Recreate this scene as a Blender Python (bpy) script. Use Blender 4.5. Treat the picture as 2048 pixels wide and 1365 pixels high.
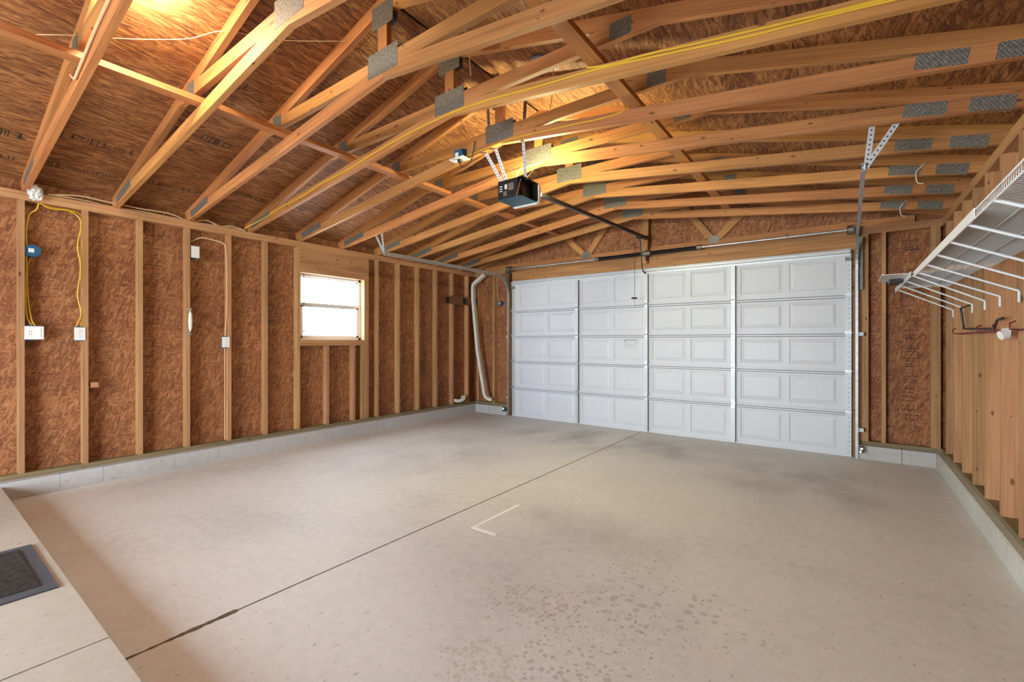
import bpy, bmesh, math, random
from mathutils import Vector, Matrix
random.seed(7)
PI = math.pi
for o in list(bpy.data.objects): bpy.data.objects.remove(o)
S = bpy.context.scene
COL = S.collection

# ------------------------------------------------------------------ camera
cd = bpy.data.cameras.new('camera'); cam = bpy.data.objects.new('camera', cd); COL.objects.link(cam)
cam.location = (0, 0, 1.322); cam.rotation_euler = (PI/2, 0, math.radians(36.42))
cd.lens = 15.99; cd.sensor_width = 36; cd.clip_start = 0.05; cd.clip_end = 200
S.camera = cam
# ------------------------------------------------------------------ view + world
S.view_settings.view_transform = 'Standard'; S.view_settings.look = 'None'
S.view_settings.gamma = 1; S.view_settings.use_curve_mapping = False
S.view_settings.exposure = 0.60
W = bpy.data.worlds.new('world'); S.world = W; W.use_nodes = True
wb = W.node_tree.nodes['Background']
wb.inputs['Color'].default_value = (0.77, 0.895, 1.0, 1); wb.inputs['Strength'].default_value = 22

def area_light(name, loc, rot, sx, sy, energy, color, portal=False, spread=PI):
    l = bpy.data.lights.new(name, 'AREA'); l.shape = 'RECTANGLE'; l.size = sx; l.size_y = sy
    l.energy = energy; l.color = color; l.spread = spread
    l.cycles.is_portal = portal
    o = bpy.data.objects.new(name, l); COL.objects.link(o); o.location = loc; o.rotation_euler = rot
    return o
def point_light(name, loc, energy, color, r=0.04):
    l = bpy.data.lights.new(name, 'POINT'); l.energy = energy; l.color = color; l.shadow_soft_size = r
    o = bpy.data.objects.new(name, l); COL.objects.link(o); o.location = loc
    return o
# sky light enters by the window and an unseen opening added behind the camera
area_light('added_opening_portal', (-2.9, -3.27, 1.14), (PI/2, 0, 0), 2.5, 2.25, 1, (1, 1, 1), portal=True)
area_light('window_portal', (-5.83, 3.59, 1.775), (0, -PI/2, 0), 0.88, 0.95, 1, (1, 1, 1), portal=True)

# ------------------------------------------------------------------ helpers
def tag(o, label=None, cat=None, group=None, kind=None):
    if label: o['label'] = label
    if cat: o['category'] = cat
    if group: o['group'] = group
    if kind: o['kind'] = kind
    return o
def thing(name, loc, label, cat, group=None, kind=None):
    o = bpy.data.objects.new(name, None); COL.objects.link(o); o.location = loc; o.empty_display_size = .1
    return tag(o, label, cat, group, kind)
def uvify(bm, axis):
    a = Vector(axis).normalized(); uv = bm.loops.layers.uv.verify()
    du, dv = random.uniform(0, 30), random.uniform(0, 30)
    for f in bm.faces:
        n = f.normal; c = n.cross(a)
        if c.length < .2:
            c = n.orthogonal().normalized(); a2 = c.cross(n)
        else:
            c.normalize(); a2 = a
        for l in f.loops:
            l[uv].uv = (l.vert.co.dot(a2)+du, l.vert.co.dot(c)+dv)
def obj(name, bm, mat, parent=None, smooth=False, axis=None, bevel=0, seg=1, auto=True):
    if bevel:
        es = [e for e in bm.edges if len(e.link_faces) == 2 and e.calc_face_angle(0) > .5]
        bmesh.ops.bevel(bm, geom=es, offset=bevel, segments=seg, affect='EDGES', clamp_overlap=True)
    bmesh.ops.recalc_face_normals(bm, faces=bm.faces)
    bm.normal_update()
    if axis is not None: uvify(bm, axis)
    # every object has its origin at the base centre of its own mesh (or of its thing)
    if parent is not None: off = Vector(parent_world(parent))
    else:
        vs = [v.co for v in bm.verts]
        off = Vector(((min(v.x for v in vs)+max(v.x for v in vs))/2, (min(v.y for v in vs)+max(v.y for v in vs))/2, min(v.z for v in vs)))
    bmesh.ops.translate(bm, verts=bm.verts, vec=-off)
    me = bpy.data.meshes.new(name); bm.to_mesh(me); bm.free()
    if smooth:
        for p in me.polygons: p.use_smooth = True
        try: me.set_sharp_from_angle(angle=math.radians(40))
        except Exception: pass
    if isinstance(mat, (list, tuple)):
        for m in mat: me.materials.append(m)
    else: me.materials.append(mat)
    o = bpy.data.objects.new(name, me); COL.objects.link(o)
    if parent is not None: o.parent = parent
    else: o.location = off
    return o
def parent_world(p):
    v = Vector((0, 0, 0))
    while p is not None: v = v + p.location; p = p.parent
    return v
def NB(): return bmesh.new()
def box(bm, x0, x1, y0, y1, z0, z1, mi=0):
    vs = [bm.verts.new((x, y, z)) for x in (x0, x1) for y in (y0, y1) for z in (z0, z1)]
    fs = []
    for q in ((0,1,3,2),(4,6,7,5),(0,4,5,1),(2,3,7,6),(0,2,6,4),(1,5,7,3)):
        f = bm.faces.new([vs[i] for i in q]); f.material_index = mi; fs.append(f)
    return fs
def prism(bm, pts, ax, a, b, mi=0):
    """polygon pts in the plane across axis ax, extruded from a to b"""
    def P(p, t):
        if ax == 'y': return (p[0], t, p[1])
        if ax == 'x': return (t, p[0], p[1])
        return (p[0], p[1], t)
    v0 = [bm.verts.new(P(p, a)) for p in pts]; v1 = [bm.verts.new(P(p, b)) for p in pts]
    n = len(pts)
    for f in [bm.faces.new(v0), bm.faces.new(v1[::-1])] + [bm.faces.new((v0[i], v1[i], v1[(i+1) % n], v0[(i+1) % n])) for i in range(n)]:
        f.material_index = mi
def tube(bm, pts, r, n=8, cap=True, mi=0, flat=None):
    """round tube through pts; flat=(w,h) makes a rectangular section"""
    pts = [Vector(p) for p in pts]; rings = []
    T = []
    for i in range(len(pts)):
        a = pts[max(i-1, 0)]; b = pts[min(i+1, len(pts)-1)]
        T.append((b-a).normalized())
    up = T[0].orthogonal().normalized()
    if flat is not None and len(flat) > 2: up = Vector(flat[2]); up = (up - T[0]*up.dot(T[0])).normalized()
    for i, p in enumerate(pts):
        t = T[i]; up = (up - t*up.dot(t)).normalized(); s = t.cross(up)
        if flat is None:
            ring = [bm.verts.new(p + (up*math.cos(2*PI*k/n) + s*math.sin(2*PI*k/n))*(r if not hasattr(r, '__len__') else r[i])) for k in range(n)]
        else:
            w, h = flat[0]/2, flat[1]/2
            ring = [bm.verts.new(p + s*a*w + up*b*h) for a, b in ((-1,-1),(1,-1),(1,1),(-1,1))]
        rings.append(ring)
    m = len(rings[0])
    for i in range(len(rings)-1):
        for k in range(m):
            f = bm.faces.new((rings[i][k], rings[i][(k+1) % m], rings[i+1][(k+1) % m], rings[i+1][k])); f.material_index = mi
    if cap:
        for rr in (rings[0][::-1], rings[-1]):
            f = bm.faces.new(rr); f.material_index = mi
def cyl(bm, a, b, r, n=12, mi=0): tube(bm, [a, b], r, n, True, mi)
def spline(P, k=6):
    """Catmull-Rom through P"""
    P = [Vector(p) for p in P]; Q = [P[0]*2-P[1]] + P + [P[-1]*2-P[-2]]; out = []
    for i in range(1, len(Q)-2):
        a, b, c, d = Q[i-1], Q[i], Q[i+1], Q[i+2]
        for j in range(k):
            t = j/k
            out.append(.5*((2*b)+(c-a)*t+(2*a-5*b+4*c-d)*t*t+(3*b-a-3*c+d)*t**3))
    out.append(P[-1]); return out

# ------------------------------------------------------------------ materials
def newmat(name):
    m = bpy.data.materials.new(name); m.use_nodes = True
    nt = m.node_tree; b = nt.nodes['Principled BSDF']
    return m, nt, b
def N(nt, t, **kw):
    n = nt.nodes.new(t)
    for k, v in kw.items(): setattr(n, k, v)
    return n
def plain(name, col, rough=.6, metal=0, spec=None, noise=0, nscale=20, emit=None, estr=0):
    m, nt, b = newmat(name)
    b.inputs['Base Color'].default_value = (*col, 1); b.inputs['Roughness'].default_value = rough; b.inputs['Metallic'].default_value = metal
    if noise:
        tc = N(nt, 'ShaderNodeTexCoord'); no = N(nt, 'ShaderNodeTexNoise'); no.inputs['Scale'].default_value = nscale; no.inputs['Detail'].default_value = 5
        nt.links.new(tc.outputs['Object'], no.inputs['Vector'])
        r = N(nt, 'ShaderNodeMapRange'); r.inputs[1].default_value = .3; r.inputs[2].default_value = .7
        r.inputs[3].default_value = 1-noise; r.inputs[4].default_value = 1+noise
        nt.links.new(no.outputs['Fac'], r.inputs[0])
        mx = N(nt, 'ShaderNodeVectorMath', operation='SCALE'); mx.inputs[0].default_value = col
        nt.links.new(r.outputs[0], mx.inputs['Scale']); nt.links.new(mx.outputs[0], b.inputs['Base Color'])
    if emit:
        b.inputs['Emission Color'].default_value = (*emit, 1); b.inputs['Emission Strength'].default_value = estr
    return m
def ramp(nt, stops):
    r = N(nt, 'ShaderNodeValToRGB'); e = r.color_ramp.elements
    while len(e) < len(stops): e.new(.5)
    for i, (p, c) in enumerate(stops): e[i].position = p; e[i].color = (*c, 1)
    return r
def math_(nt, op, a, b=None, c=None, clamp=False):
    n = N(nt, 'ShaderNodeMath', operation=op); n.use_clamp = clamp
    for i, v in enumerate((a, b, c)):
        if v is None: continue
        if isinstance(v, (int, float)): n.inputs[i].default_value = v
        else: nt.links.new(v, n.inputs[i])
    return n.outputs[0]
def mapping(nt, src, scale=(1,1,1), rot=(0,0,0), loc=(0,0,0)):
    mp = N(nt, 'ShaderNodeMapping'); mp.inputs['Scale'].default_value = scale; mp.inputs['Rotation'].default_value = rot; mp.inputs['Location'].default_value = loc
    nt.links.new(src, mp.inputs['Vector']); return mp.outputs[0]
def mixc(nt, f, a, b, blend='MIX'):
    n = N(nt, 'ShaderNodeMix', data_type='RGBA', blend_type=blend)
    for i, v in ((0, f), (6, a), (7, b)):
        if isinstance(v, (int, float)): n.inputs[i].default_value = v
        elif isinstance(v, tuple): n.inputs[i].default_value = (*v, 1)
        else: nt.links.new(v, n.inputs[i])
    return n.outputs[2]

def lumber(name, light, dark, knot=(.10,.035,.012), vary=.22, rough=.62):
    m, nt, b = newmat(name)
    uv = N(nt, 'ShaderNodeUVMap').outputs[0]
    g = N(nt, 'ShaderNodeTexNoise'); g.inputs['Scale'].default_value = 1; g.inputs['Detail'].default_value = 4; g.inputs['Distortion'].default_value = .6
    nt.links.new(mapping(nt, uv, (1.6, 70, 1)), g.inputs['Vector'])
    g2 = N(nt, 'ShaderNodeTexNoise'); g2.inputs['Scale'].default_value = 1; g2.inputs['Detail'].default_value = 2
    nt.links.new(mapping(nt, uv, (1.1, 9, 1)), g2.inputs['Vector'])
    t = math_(nt, 'ADD', math_(nt, 'MULTIPLY', g.outputs['Fac'], .62), math_(nt, 'MULTIPLY', g2.outputs['Fac'], .5))
    r = ramp(nt, [(.36, dark), (.66, light)]); nt.links.new(t, r.inputs[0])
    # knots
    v = N(nt, 'ShaderNodeTexVoronoi', voronoi_dimensions='2D'); v.inputs['Scale'].default_value = 1
    nt.links.new(mapping(nt, uv, (4.2, 9.5, 1)), v.inputs['Vector'])
    sep = N(nt, 'ShaderNodeSeparateColor'); nt.links.new(v.outputs['Color'], sep.inputs[0])
    thr = math_(nt, 'MULTIPLY', math_(nt, 'SUBTRACT', sep.outputs[0], .62, clamp=True), .31)
    kn = N(nt, 'ShaderNodeMapRange'); kn.interpolation_type = 'SMOOTHSTEP'
    nt.links.new(math_(nt, 'DIVIDE', v.outputs['Distance'], math_(nt, 'ADD', thr, .0001)), kn.inputs[0])
    kn.inputs[1].default_value = .45; kn.inputs[2].default_value = 1.15; kn.inputs[3].default_value = .85; kn.inputs[4].default_value = 0
    col = mixc(nt, kn.outputs[0], r.outputs[0], knot)
    oi = N(nt, 'ShaderNodeObjectInfo')
    hs = N(nt, 'ShaderNodeHueSaturation')
    hs.inputs['Hue'].default_value = .5
    nt.links.new(math_(nt, 'ADD', math_(nt, 'MULTIPLY', oi.outputs['Random'], vary*2), 1-vary), hs.inputs['Value'])
    nt.links.new(math_(nt, 'ADD', math_(nt, 'MULTIPLY', math_(nt, 'FRACT', math_(nt, 'MULTIPLY', oi.outputs['Random'], 17.3)), .014), .493), hs.inputs['Hue'])
    nt.links.new(col, hs.inputs['Color']); nt.links.new(hs.outputs[0], b.inputs['Base Color'])
    b.inputs['Roughness'].default_value = rough
    bp = N(nt, 'ShaderNodeBump'); bp.inputs['Strength'].default_value = .15; bp.inputs['Distance'].default_value = .002
    nt.links.new(t, bp.inputs['Height']); nt.links.new(bp.outputs[0], b.inputs['Normal'])
    return m

def osb(name, cols, length=.11, width=.022, spread=(0, .9, -.75, 1.57, .3), curl=.11):
    """strand board: several layers of long flakes; cols = dark, mid, light"""
    m, nt, b = newmat(name)
    uv = N(nt, 'ShaderNodeUVMap').outputs[0]
    dn = N(nt, 'ShaderNodeTexNoise'); dn.inputs['Scale'].default_value = 7; dn.inputs['Detail'].default_value = 2.5
    nt.links.new(uv, dn.inputs['Vector'])
    off = N(nt, 'ShaderNodeVectorMath', operation='SCALE'); off.inputs['Scale'].default_value = curl
    nt.links.new(dn.outputs['Color'], off.inputs[0])
    add = N(nt, 'ShaderNodeVectorMath', operation='ADD'); nt.links.new(uv, add.inputs[0]); nt.links.new(off.outputs[0], add.inputs[1])
    co = add.outputs[0]
    tone = None
    for i, th in enumerate(spread):
        v = N(nt, 'ShaderNodeTexVoronoi', voronoi_dimensions='2D'); v.inputs['Scale'].default_value = 1
        rot = mapping(nt, co, rot=(0, 0, th), loc=(3.1*i, 1.7*i, 0))
        nt.links.new(mapping(nt, rot, (1/length, 1/width, 1)), v.inputs['Vector'])
        s = N(nt, 'ShaderNodeSeparateColor'); nt.links.new(v.outputs['Color'], s.inputs[0])
        # long fine grain in each flake
        g = N(nt, 'ShaderNodeTexNoise'); g.inputs['Scale'].default_value = 1; g.inputs['Detail'].default_value = 2
        nt.links.new(mapping(nt, rot, (14, 260, 1)), g.inputs['Vector'])
        t = math_(nt, 'ADD', math_(nt, 'MULTIPLY', s.outputs[0], .66), math_(nt, 'MULTIPLY', g.outputs['Fac'], .34))
        if tone is None: tone = t
        else:
            gate = math_(nt, 'GREATER_THAN', s.outputs[1], .60)
            mxn = N(nt, 'ShaderNodeMix', data_type='FLOAT')
            nt.links.new(gate, mxn.inputs[0]); nt.links.new(tone, mxn.inputs[2]); nt.links.new(t, mxn.inputs[3]); tone = mxn.outputs[0]
    big = N(nt, 'ShaderNodeTexNoise'); big.inputs['Scale'].default_value = 2.2; big.inputs['Detail'].default_value = 4
    nt.links.new(uv, big.inputs['Vector'])
    tone = math_(nt, 'ADD', tone, math_(nt, 'MULTIPLY', math_(nt, 'SUBTRACT', big.outputs['Fac'], .5), .5))
    vf = N(nt, 'ShaderNodeTexVoronoi', voronoi_dimensions='2D'); vf.inputs['Scale'].default_value = 1
    nt.links.new(mapping(nt, mapping(nt, co, rot=(0, 0, spread[1]*.6), loc=(7, 3, 0)), (1/(length*.8), 1/(width*1.3), 1)), vf.inputs['Vector'])
    sf = N(nt, 'ShaderNodeSeparateColor'); nt.links.new(vf.outputs['Color'], sf.inputs[0])
    tone = math_(nt, 'ADD', tone, math_(nt, 'MULTIPLY', math_(nt, 'GREATER_THAN', sf.outputs[2], .93), .30))
    tone = math_(nt, 'SUBTRACT', tone, math_(nt, 'MULTIPLY', math_(nt, 'LESS_THAN', sf.outputs[2], .05), .25))
    d, mi, l = cols
    r = ramp(nt, [(.05, d), (.34, tuple((a+b_)/2 for a, b_ in zip(d, mi))), (.55, mi), (.93, l)])
    nt.links.new(tone, r.inputs[0])
    # dark resin specks
    sp = N(nt, 'ShaderNodeTexNoise'); sp.inputs['Scale'].default_value = 1; sp.inputs['Detail'].default_value = 3
    nt.links.new(mapping(nt, co, (26, 60, 1)), sp.inputs['Vector'])
    sr = N(nt, 'ShaderNodeMapRange'); sr.inputs[1].default_value = .66; sr.inputs[2].default_value = .74; nt.links.new(sp.outputs['Fac'], sr.inputs[0])
    col = mixc(nt, math_(nt, 'MULTIPLY', sr.outputs[0], .75), r.outputs[0], tuple(x*.35 for x in d))
    nt.links.new(col, b.inputs['Base Color']); b.inputs['Roughness'].default_value = .72
    bp = N(nt, 'ShaderNodeBump'); bp.inputs['Strength'].default_value = .35; bp.inputs['Distance'].default_value = .003
    nt.links.new(tone, bp.inputs['Height']); nt.links.new(bp.outputs[0], b.inputs['Normal'])
    return m

def concrete(name, base, dark, light, stains=False, rough=.55):
    m, nt, b = newmat(name)
    ge = N(nt, 'ShaderNodeNewGeometry').outputs['Position']
    n1 = N(nt, 'ShaderNodeTexNoise'); n1.inputs['Scale'].default_value = .75; n1.inputs['Detail'].default_value = 7; n1.inputs['Roughness'].default_value = .6; n1.inputs['Distortion'].default_value = .5
    nt.links.new(ge, n1.inputs['Vector'])
    n2 = N(nt, 'ShaderNodeTexNoise'); n2.inputs['Scale'].default_value = 16; n2.inputs['Detail'].default_value = 8; n2.inputs['Roughness'].default_value = .7
    nt.links.new(ge, n2.inputs['Vector'])
    t = math_(nt, 'ADD', math_(nt, 'MULTIPLY', n1.outputs['Fac'], .55), math_(nt, 'MULTIPLY', n2.outputs['Fac'], .45))
    r = ramp(nt, [(.34, dark), (.48, base), (.62, light)]); nt.links.new(t, r.inputs[0])
    col = r.outputs[0]
    n3 = N(nt, 'ShaderNodeTexNoise'); n3.inputs['Scale'].default_value = 48; n3.inputs['Detail'].default_value = 2
    nt.links.new(mapping(nt, ge, (1, .45, 1)), n3.inputs['Vector'])
    s3 = N(nt, 'ShaderNodeMapRange'); s3.inputs[1].default_value = .67; s3.inputs[2].default_value = .74; nt.links.new(n3.outputs['Fac'], s3.inputs[0])
    col = mixc(nt, math_(nt, 'MULTIPLY', s3.outputs[0], .55), col, tuple(x*.32 for x in base))
    if stains:
        def blob(cx, cy, rx, ry):
            v = N(nt, 'ShaderNodeVectorMath', operation='LENGTH')
            nt.links.new(mapping(nt, ge, (1/rx, 1/ry, 0), loc=(-cx/rx, -cy/ry, 0)), v.inputs[0])
            q = N(nt, 'ShaderNodeMapRange'); q.interpolation_type = 'SMOOTHSTEP'
            q.inputs[1].default_value = .25; q.inputs[2].default_value = 1; q.inputs[3].default_value = 1; q.inputs[4].default_value = 0
            nt.links.new(v.outputs['Value'], q.inputs[0]); return q.outputs[0]
        # drip spots, each its own droplet
        def spots(mask, scale, thr, colr, amt, stretch=(1, 1, 1), seed=0):
            vo = N(nt, 'ShaderNodeTexVoronoi', voronoi_dimensions='2D'); vo.inputs['Scale'].default_value = scale
            nd = N(nt, 'ShaderNodeTexNoise'); nd.inputs['Scale'].default_value = 30; nt.links.new(ge, nd.inputs['Vector'])
            sc = N(nt, 'ShaderNodeVectorMath', operation='SCALE'); sc.inputs['Scale'].default_value = .035; nt.links.new(nd.outputs['Color'], sc.inputs[0])
            ad = N(nt, 'ShaderNodeVectorMath', operation='ADD'); nt.links.new(mapping(nt, ge, stretch, loc=(seed, seed, 0)), ad.inputs[0]); nt.links.new(sc.outputs[0], ad.inputs[1])
            nt.links.new(ad.outputs[0], vo.inputs['Vector'])
            se = N(nt, 'ShaderNodeSeparateColor'); nt.links.new(vo.outputs['Color'], se.inputs[0])
            th = math_(nt, 'MULTIPLY', math_(nt, 'MULTIPLY', se.outputs[0], thr), mask)
            f = math_(nt, 'MULTIPLY', math_(nt, 'LESS_THAN', vo.outputs['Distance'], th), amt)
            return f, colr
        for f, c in (spots(blob(-.78, 2.28, .75, .55), 15, .30, tuple(x*.62 for x in base), .6),
                     spots(blob(-.95, 2.0, .55, .5), 22, .26, tuple(x*.55 for x in base), .7, seed=5),
                     spots(blob(-1.28, 1.9, .42, .32), 44, .5, (base[0]*.68, base[1]*.58, base[2]*.48), .55, (1, .55, 1), 9),
                     spots(blob(-1.22, 1.42, .30, .26), 46, .6, (base[0]*.72, base[1]*.63, base[2]*.50), .5, seed=3),
                     spots(blob(-.85, 1.6, .5, .35), 30, .45, tuple(x*.6 for x in base), .6, seed=13)):
            col = mixc(nt, f, col, c)
        sm = N(nt, 'ShaderNodeTexNoise'); sm.inputs['Scale'].default_value = 2.4; sm.inputs['Detail'].default_value = 5; nt.links.new(mapping(nt, ge, (1, .7, 1), loc=(4, 2, 0)), sm.inputs['Vector'])
        for bl, am in ((blob(-2.6, 5.6, 2.6, .9), 1.1), (blob(-.3, 5.0, 1.1, 1.0), .9), (blob(-1.6, 2.9, .9, .5), .6), (blob(-4.0, 3.6, 1.2, 1.6), .55)):
            f = math_(nt, 'MULTIPLY', math_(nt, 'MULTIPLY', math_(nt, 'SUBTRACT', sm.outputs['Fac'], .38, clamp=True), am*2.4), bl, clamp=True)
            col = mixc(nt, f, col, tuple(x*.55 for x in base))
    nt.links.new(col, b.inputs['Base Color'])
    rr = N(nt, 'ShaderNodeMapRange'); rr.inputs[3].default_value = rough-.12; rr.inputs[4].default_value = rough+.2
    nt.links.new(n1.outputs['Fac'], rr.inputs[0]); nt.links.new(rr.outputs[0], b.inputs['Roughness'])
    bp = N(nt, 'ShaderNodeBump'); bp.inputs['Strength'].default_value = .12; bp.inputs['Distance'].default_value = .004
    nt.links.new(n2.outputs['Fac'], bp.inputs['Height']); nt.links.new(bp.outputs[0], b.inputs['Normal'])
    return m

def gusset_mat():
    m, nt, b = newmat('galvanised nail plate')
    uv = N(nt, 'ShaderNodeUVMap').outputs[0]; s = N(nt, 'ShaderNodeSeparateXYZ'); nt.links.new(uv, s.inputs[0])
    a = math_(nt, 'SINE', math_(nt, 'MULTIPLY', s.outputs[0], 2*PI/.0095))
    row = math_(nt, 'FLOOR', math_(nt, 'DIVIDE', s.outputs[0], .0095))
    c = math_(nt, 'SINE', math_(nt, 'ADD', math_(nt, 'MULTIPLY', s.outputs[1], 2*PI/.021), math_(nt, 'MULTIPLY', row, PI)))
    hole = math_(nt, 'MULTIPLY', math_(nt, 'GREATER_THAN', a, .25), math_(nt, 'GREATER_THAN', c, -.1))
    no = N(nt, 'ShaderNodeTexNoise'); no.inputs['Scale'].default_value = 55; nt.links.new(uv, no.inputs['Vector'])
    base = ramp(nt, [(.3, (.15, .135, .11)), (.7, (.30, .28, .245))]); nt.links.new(no.outputs['Fac'], base.inputs[0])
    col = mixc(nt, hole, base.outputs[0], (.075, .06, .045)); nt.links.new(col, b.inputs['Base Color'])
    b.inputs['Metallic'].default_value = .35; b.inputs['Roughness'].default_value = .48
    return m

M = {}
M['stud'] = lumber('stud lumber', (.50, .265, .115), (.31, .145, .054), vary=.14)
M['truss'] = lumber('truss lumber', (.52, .225, .068), (.31, .115, .03), vary=.16)
M['header'] = lumber('header lumber', (.48, .22, .072), (.24, .095, .028))
M['treated'] = lumber('treated sill lumber', (.27, .20, .10), (.15, .11, .055), vary=.12)
M['dark_board'] = lumber('dark stained board', (.20, .085, .035), (.10, .04, .018), vary=.1)
M['osb_wall'] = osb('wall strand board', ((.15, .045, .014), (.30, .112, .038), (.43, .19, .075)), .07, .012, curl=.03)
M['osb_deck'] = osb('roof strand board', ((.10, .028, .007), (.27, .102, .029), (.44, .20, .068)), .12, .010, (0, .3, -.33, .1), .06)
M['plate'] = gusset_mat()
M['floor'] = concrete('slab concrete', (.665, .65, .62), (.545, .53, .505), (.74, .725, .70), stains=True, rough=.56)
M['step'] = concrete('step concrete', (.46, .42, .355), (.39, .35, .29), (.52, .475, .41), rough=.6)
M['block'] = concrete('stem wall block', (.46, .44, .425), (.39, .37, .355), (.52, .50, .48), rough=.8)
M['curb'] = concrete('curb concrete', (.52, .51, .46), (.42, .41, .37), (.60, .60, .55), rough=.75)
M['mortar'] = plain('mortar', (.62, .60, .56), .9, noise=.1)
M['joint'] = plain('joint filler', (.14, .095, .05), .95, noise=.5, nscale=60)
M['white'] = plain('white door paint', (.64, .66, .70), .42, noise=.02, nscale=3)
M['white_plastic'] = plain('white plastic', (.80, .80, .78), .4)
M['white_wire'] = plain('white coated wire', (.84, .87, .88), .35)
M['pvc'] = plain('white downspout', (.72, .69, .62), .45, noise=.06)
M['galv'] = plain('galvanised steel', (.55, .56, .57), .38, .8, noise=.18, nscale=35)
M['galv_light'] = plain('bright galvanised strip', (.56, .58, .60), .45, .3, noise=.16, nscale=90)
M['seam'] = plain('grey door joint shade', (.30, .30, .31), .6)  # grey that stands in for the shadow gaps at the door joints
M['stile_shade_holes'] = plain('grey channel shade and holes', (.23, .23, .225), .6)  # shade painted on the stile's side; the perforations share this grey
M['dull'] = plain('dull steel', (.22, .20, .17), .5, .7, noise=.2)
M['black'] = plain('black painted metal', (.012, .012, .014), .38)
M['blackrub'] = plain('black rubber', (.02, .018, .016), .7)
M['red'] = plain('dark red metal', (.16, .012, .012), .45)
M['blue'] = plain('blue plastic box', (.012, .10, .20), .5)
M['teal'] = plain('dark blue steel pan', (.025, .10, .16), .35)
M['yellow'] = plain('yellow cable jacket', (.72, .43, .03), .45)
M['tan'] = plain('tan cable jacket', (.68, .47, .27), .5)
M['orange'] = plain('orange twine', (.75, .28, .06), .6)
M['ink'] = plain('black ink', (.035, .022, .015), .9)
M['blueink'] = plain('blue ink', (.03, .045, .09), .9)
M['mat'] = plain('door mat pile', (.055, .045, .038), .95, noise=.5, nscale=45)
M['mat_edge'] = plain('door mat rubber edge', (.075, .08, .095), .8)
M['tape'] = plain('white floor tape', (.90, .89, .86), .6, noise=.06, nscale=60)
M['vinyl'] = lumber('woodgrain shelf liner', (.34, .26, .19), (.22, .165, .12), knot=(.3, .22, .16), vary=.05, rough=.4)
M['grey_liner'] = plain('grey shelf liner', (.17, .155, .14), .35, noise=.15, nscale=6)
M['frame'] = plain('window frame aluminium', (.70, .70, .69), .4)
M['stucco'] = plain('white stucco', (.85, .85, .84), .8)
M['coping'] = plain('grey coping', (.5, .5, .5), .8)
M['gravel'] = plain('pale gravel', (.7, .67, .62), .9)
M['plain_wall'] = plain('painted back wall', (.62, .58, .52), .8)
M['lens'] = plain('white lens plastic', (.86, .85, .80), .3)
M['foil'] = plain('crumpled foil', (.75, .75, .74), .35, .3, noise=.3, nscale=60)
M['bulb'] = plain('lit bulb', (1, 1, 1), .3, emit=(1, .80, .45), estr=25)
M['led_green'] = plain('green led', (.1, .9, .3), .3, emit=(.3, 1, .5), estr=6)
M['led_amber'] = plain('amber led', (.9, .5, .1), .3, emit=(1, .55, .15), estr=6)
def glass():
    m, nt, b = newmat('window glass')
    out = nt.nodes['Material Output']; tr = N(nt, 'ShaderNodeBsdfTransparent'); gl = N(nt, 'ShaderNodeBsdfGlossy'); gl.inputs['Roughness'].default_value = .02
    mx = N(nt, 'ShaderNodeMixShader'); mx.inputs[0].default_value = .06
    nt.links.new(tr.outputs[0], mx.inputs[1]); nt.links.new(gl.outputs[0], mx.inputs[2]); nt.links.new(mx.outputs[0], out.inputs['Surface'])
    return m
M['glass'] = glass()

# ------------------------------------------------------------------ dimensions
XL, XLO = -5.677, -5.766          # left stud faces / sheathing
XR, XRO = .80, .889               # right stud faces / sheathing
YD, YDO = 6.52, 6.609             # door-wall stud faces / sheathing
YB = -3.20                        # back wall
R = -2.41                         # ridge
ZS, ZSP = .150, .188              # curb top, sill-plate top
ZT, ZTP = 2.532, 2.608            # under side and top of the double top plate
ST = .038
def zt(x): return 3.55 - .25*abs(x-R)
def zb(x): return 3.018 - .125*abs(x-R)

# ------------------------------------------------------------------ structure: floor, curbs, walls, roof deck
bm = NB()
for x0, x1 in ((-5.9, R-.005), (R+.005, 1.0)): box(bm, x0, x1, YB-.3, YDO+.05, -.12, 0)
box(bm, -5.9, 1.0, YB-.3, YDO+.05, -.2, -.12)
tag(obj('floor', bm, M['floor'], axis=(1,0,0)), kind='structure')
bm = NB(); rng = random.Random(3)
y = .5
pts = []
while y < 6.48:
    w = .006 if y > 1.0 else rng.uniform(.008, .022)
    if .75 < y < 1.0: w = rng.uniform(.02, .034)
    pts.append((y, w)); y += .05 if y > 1.1 else .022
top = [bm.verts.new((R+w*.5+rng.uniform(-.001, .001), yy, .0012)) for yy, w in pts]
low = [bm.verts.new((R-w*.5+rng.uniform(-.001, .001), yy, .0012)) for yy, w in pts]
for i in range(len(pts)-1): bm.faces.new((low[i], low[i+1], top[i+1], top[i]))
bmesh.ops.recalc_face_normals(bm, faces=bm.faces)
ex = bmesh.ops.extrude_face_region(bm, geom=list(bm.faces))
bmesh.ops.translate(bm, verts=[v for v in ex['geom'] if isinstance(v, bmesh.types.BMVert)], vec=(0, 0, -.02))
tag(obj('trim_1', bm, M['joint']), 'dark crumbling control joint running up the middle of the slab', kind='structure')
# raised step along the back wall
ZP = .12
bm = NB()
box(bm, -5.58, R-.004, YB, .515, 0, ZP); box(bm, R+.004, XR-.06, YB, .515, 0, ZP)
obj_step = tag(obj('trim_2', bm, M['step'], bevel=.006, seg=2), 'raised pale concrete step along the back wall', kind='structure')

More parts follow.
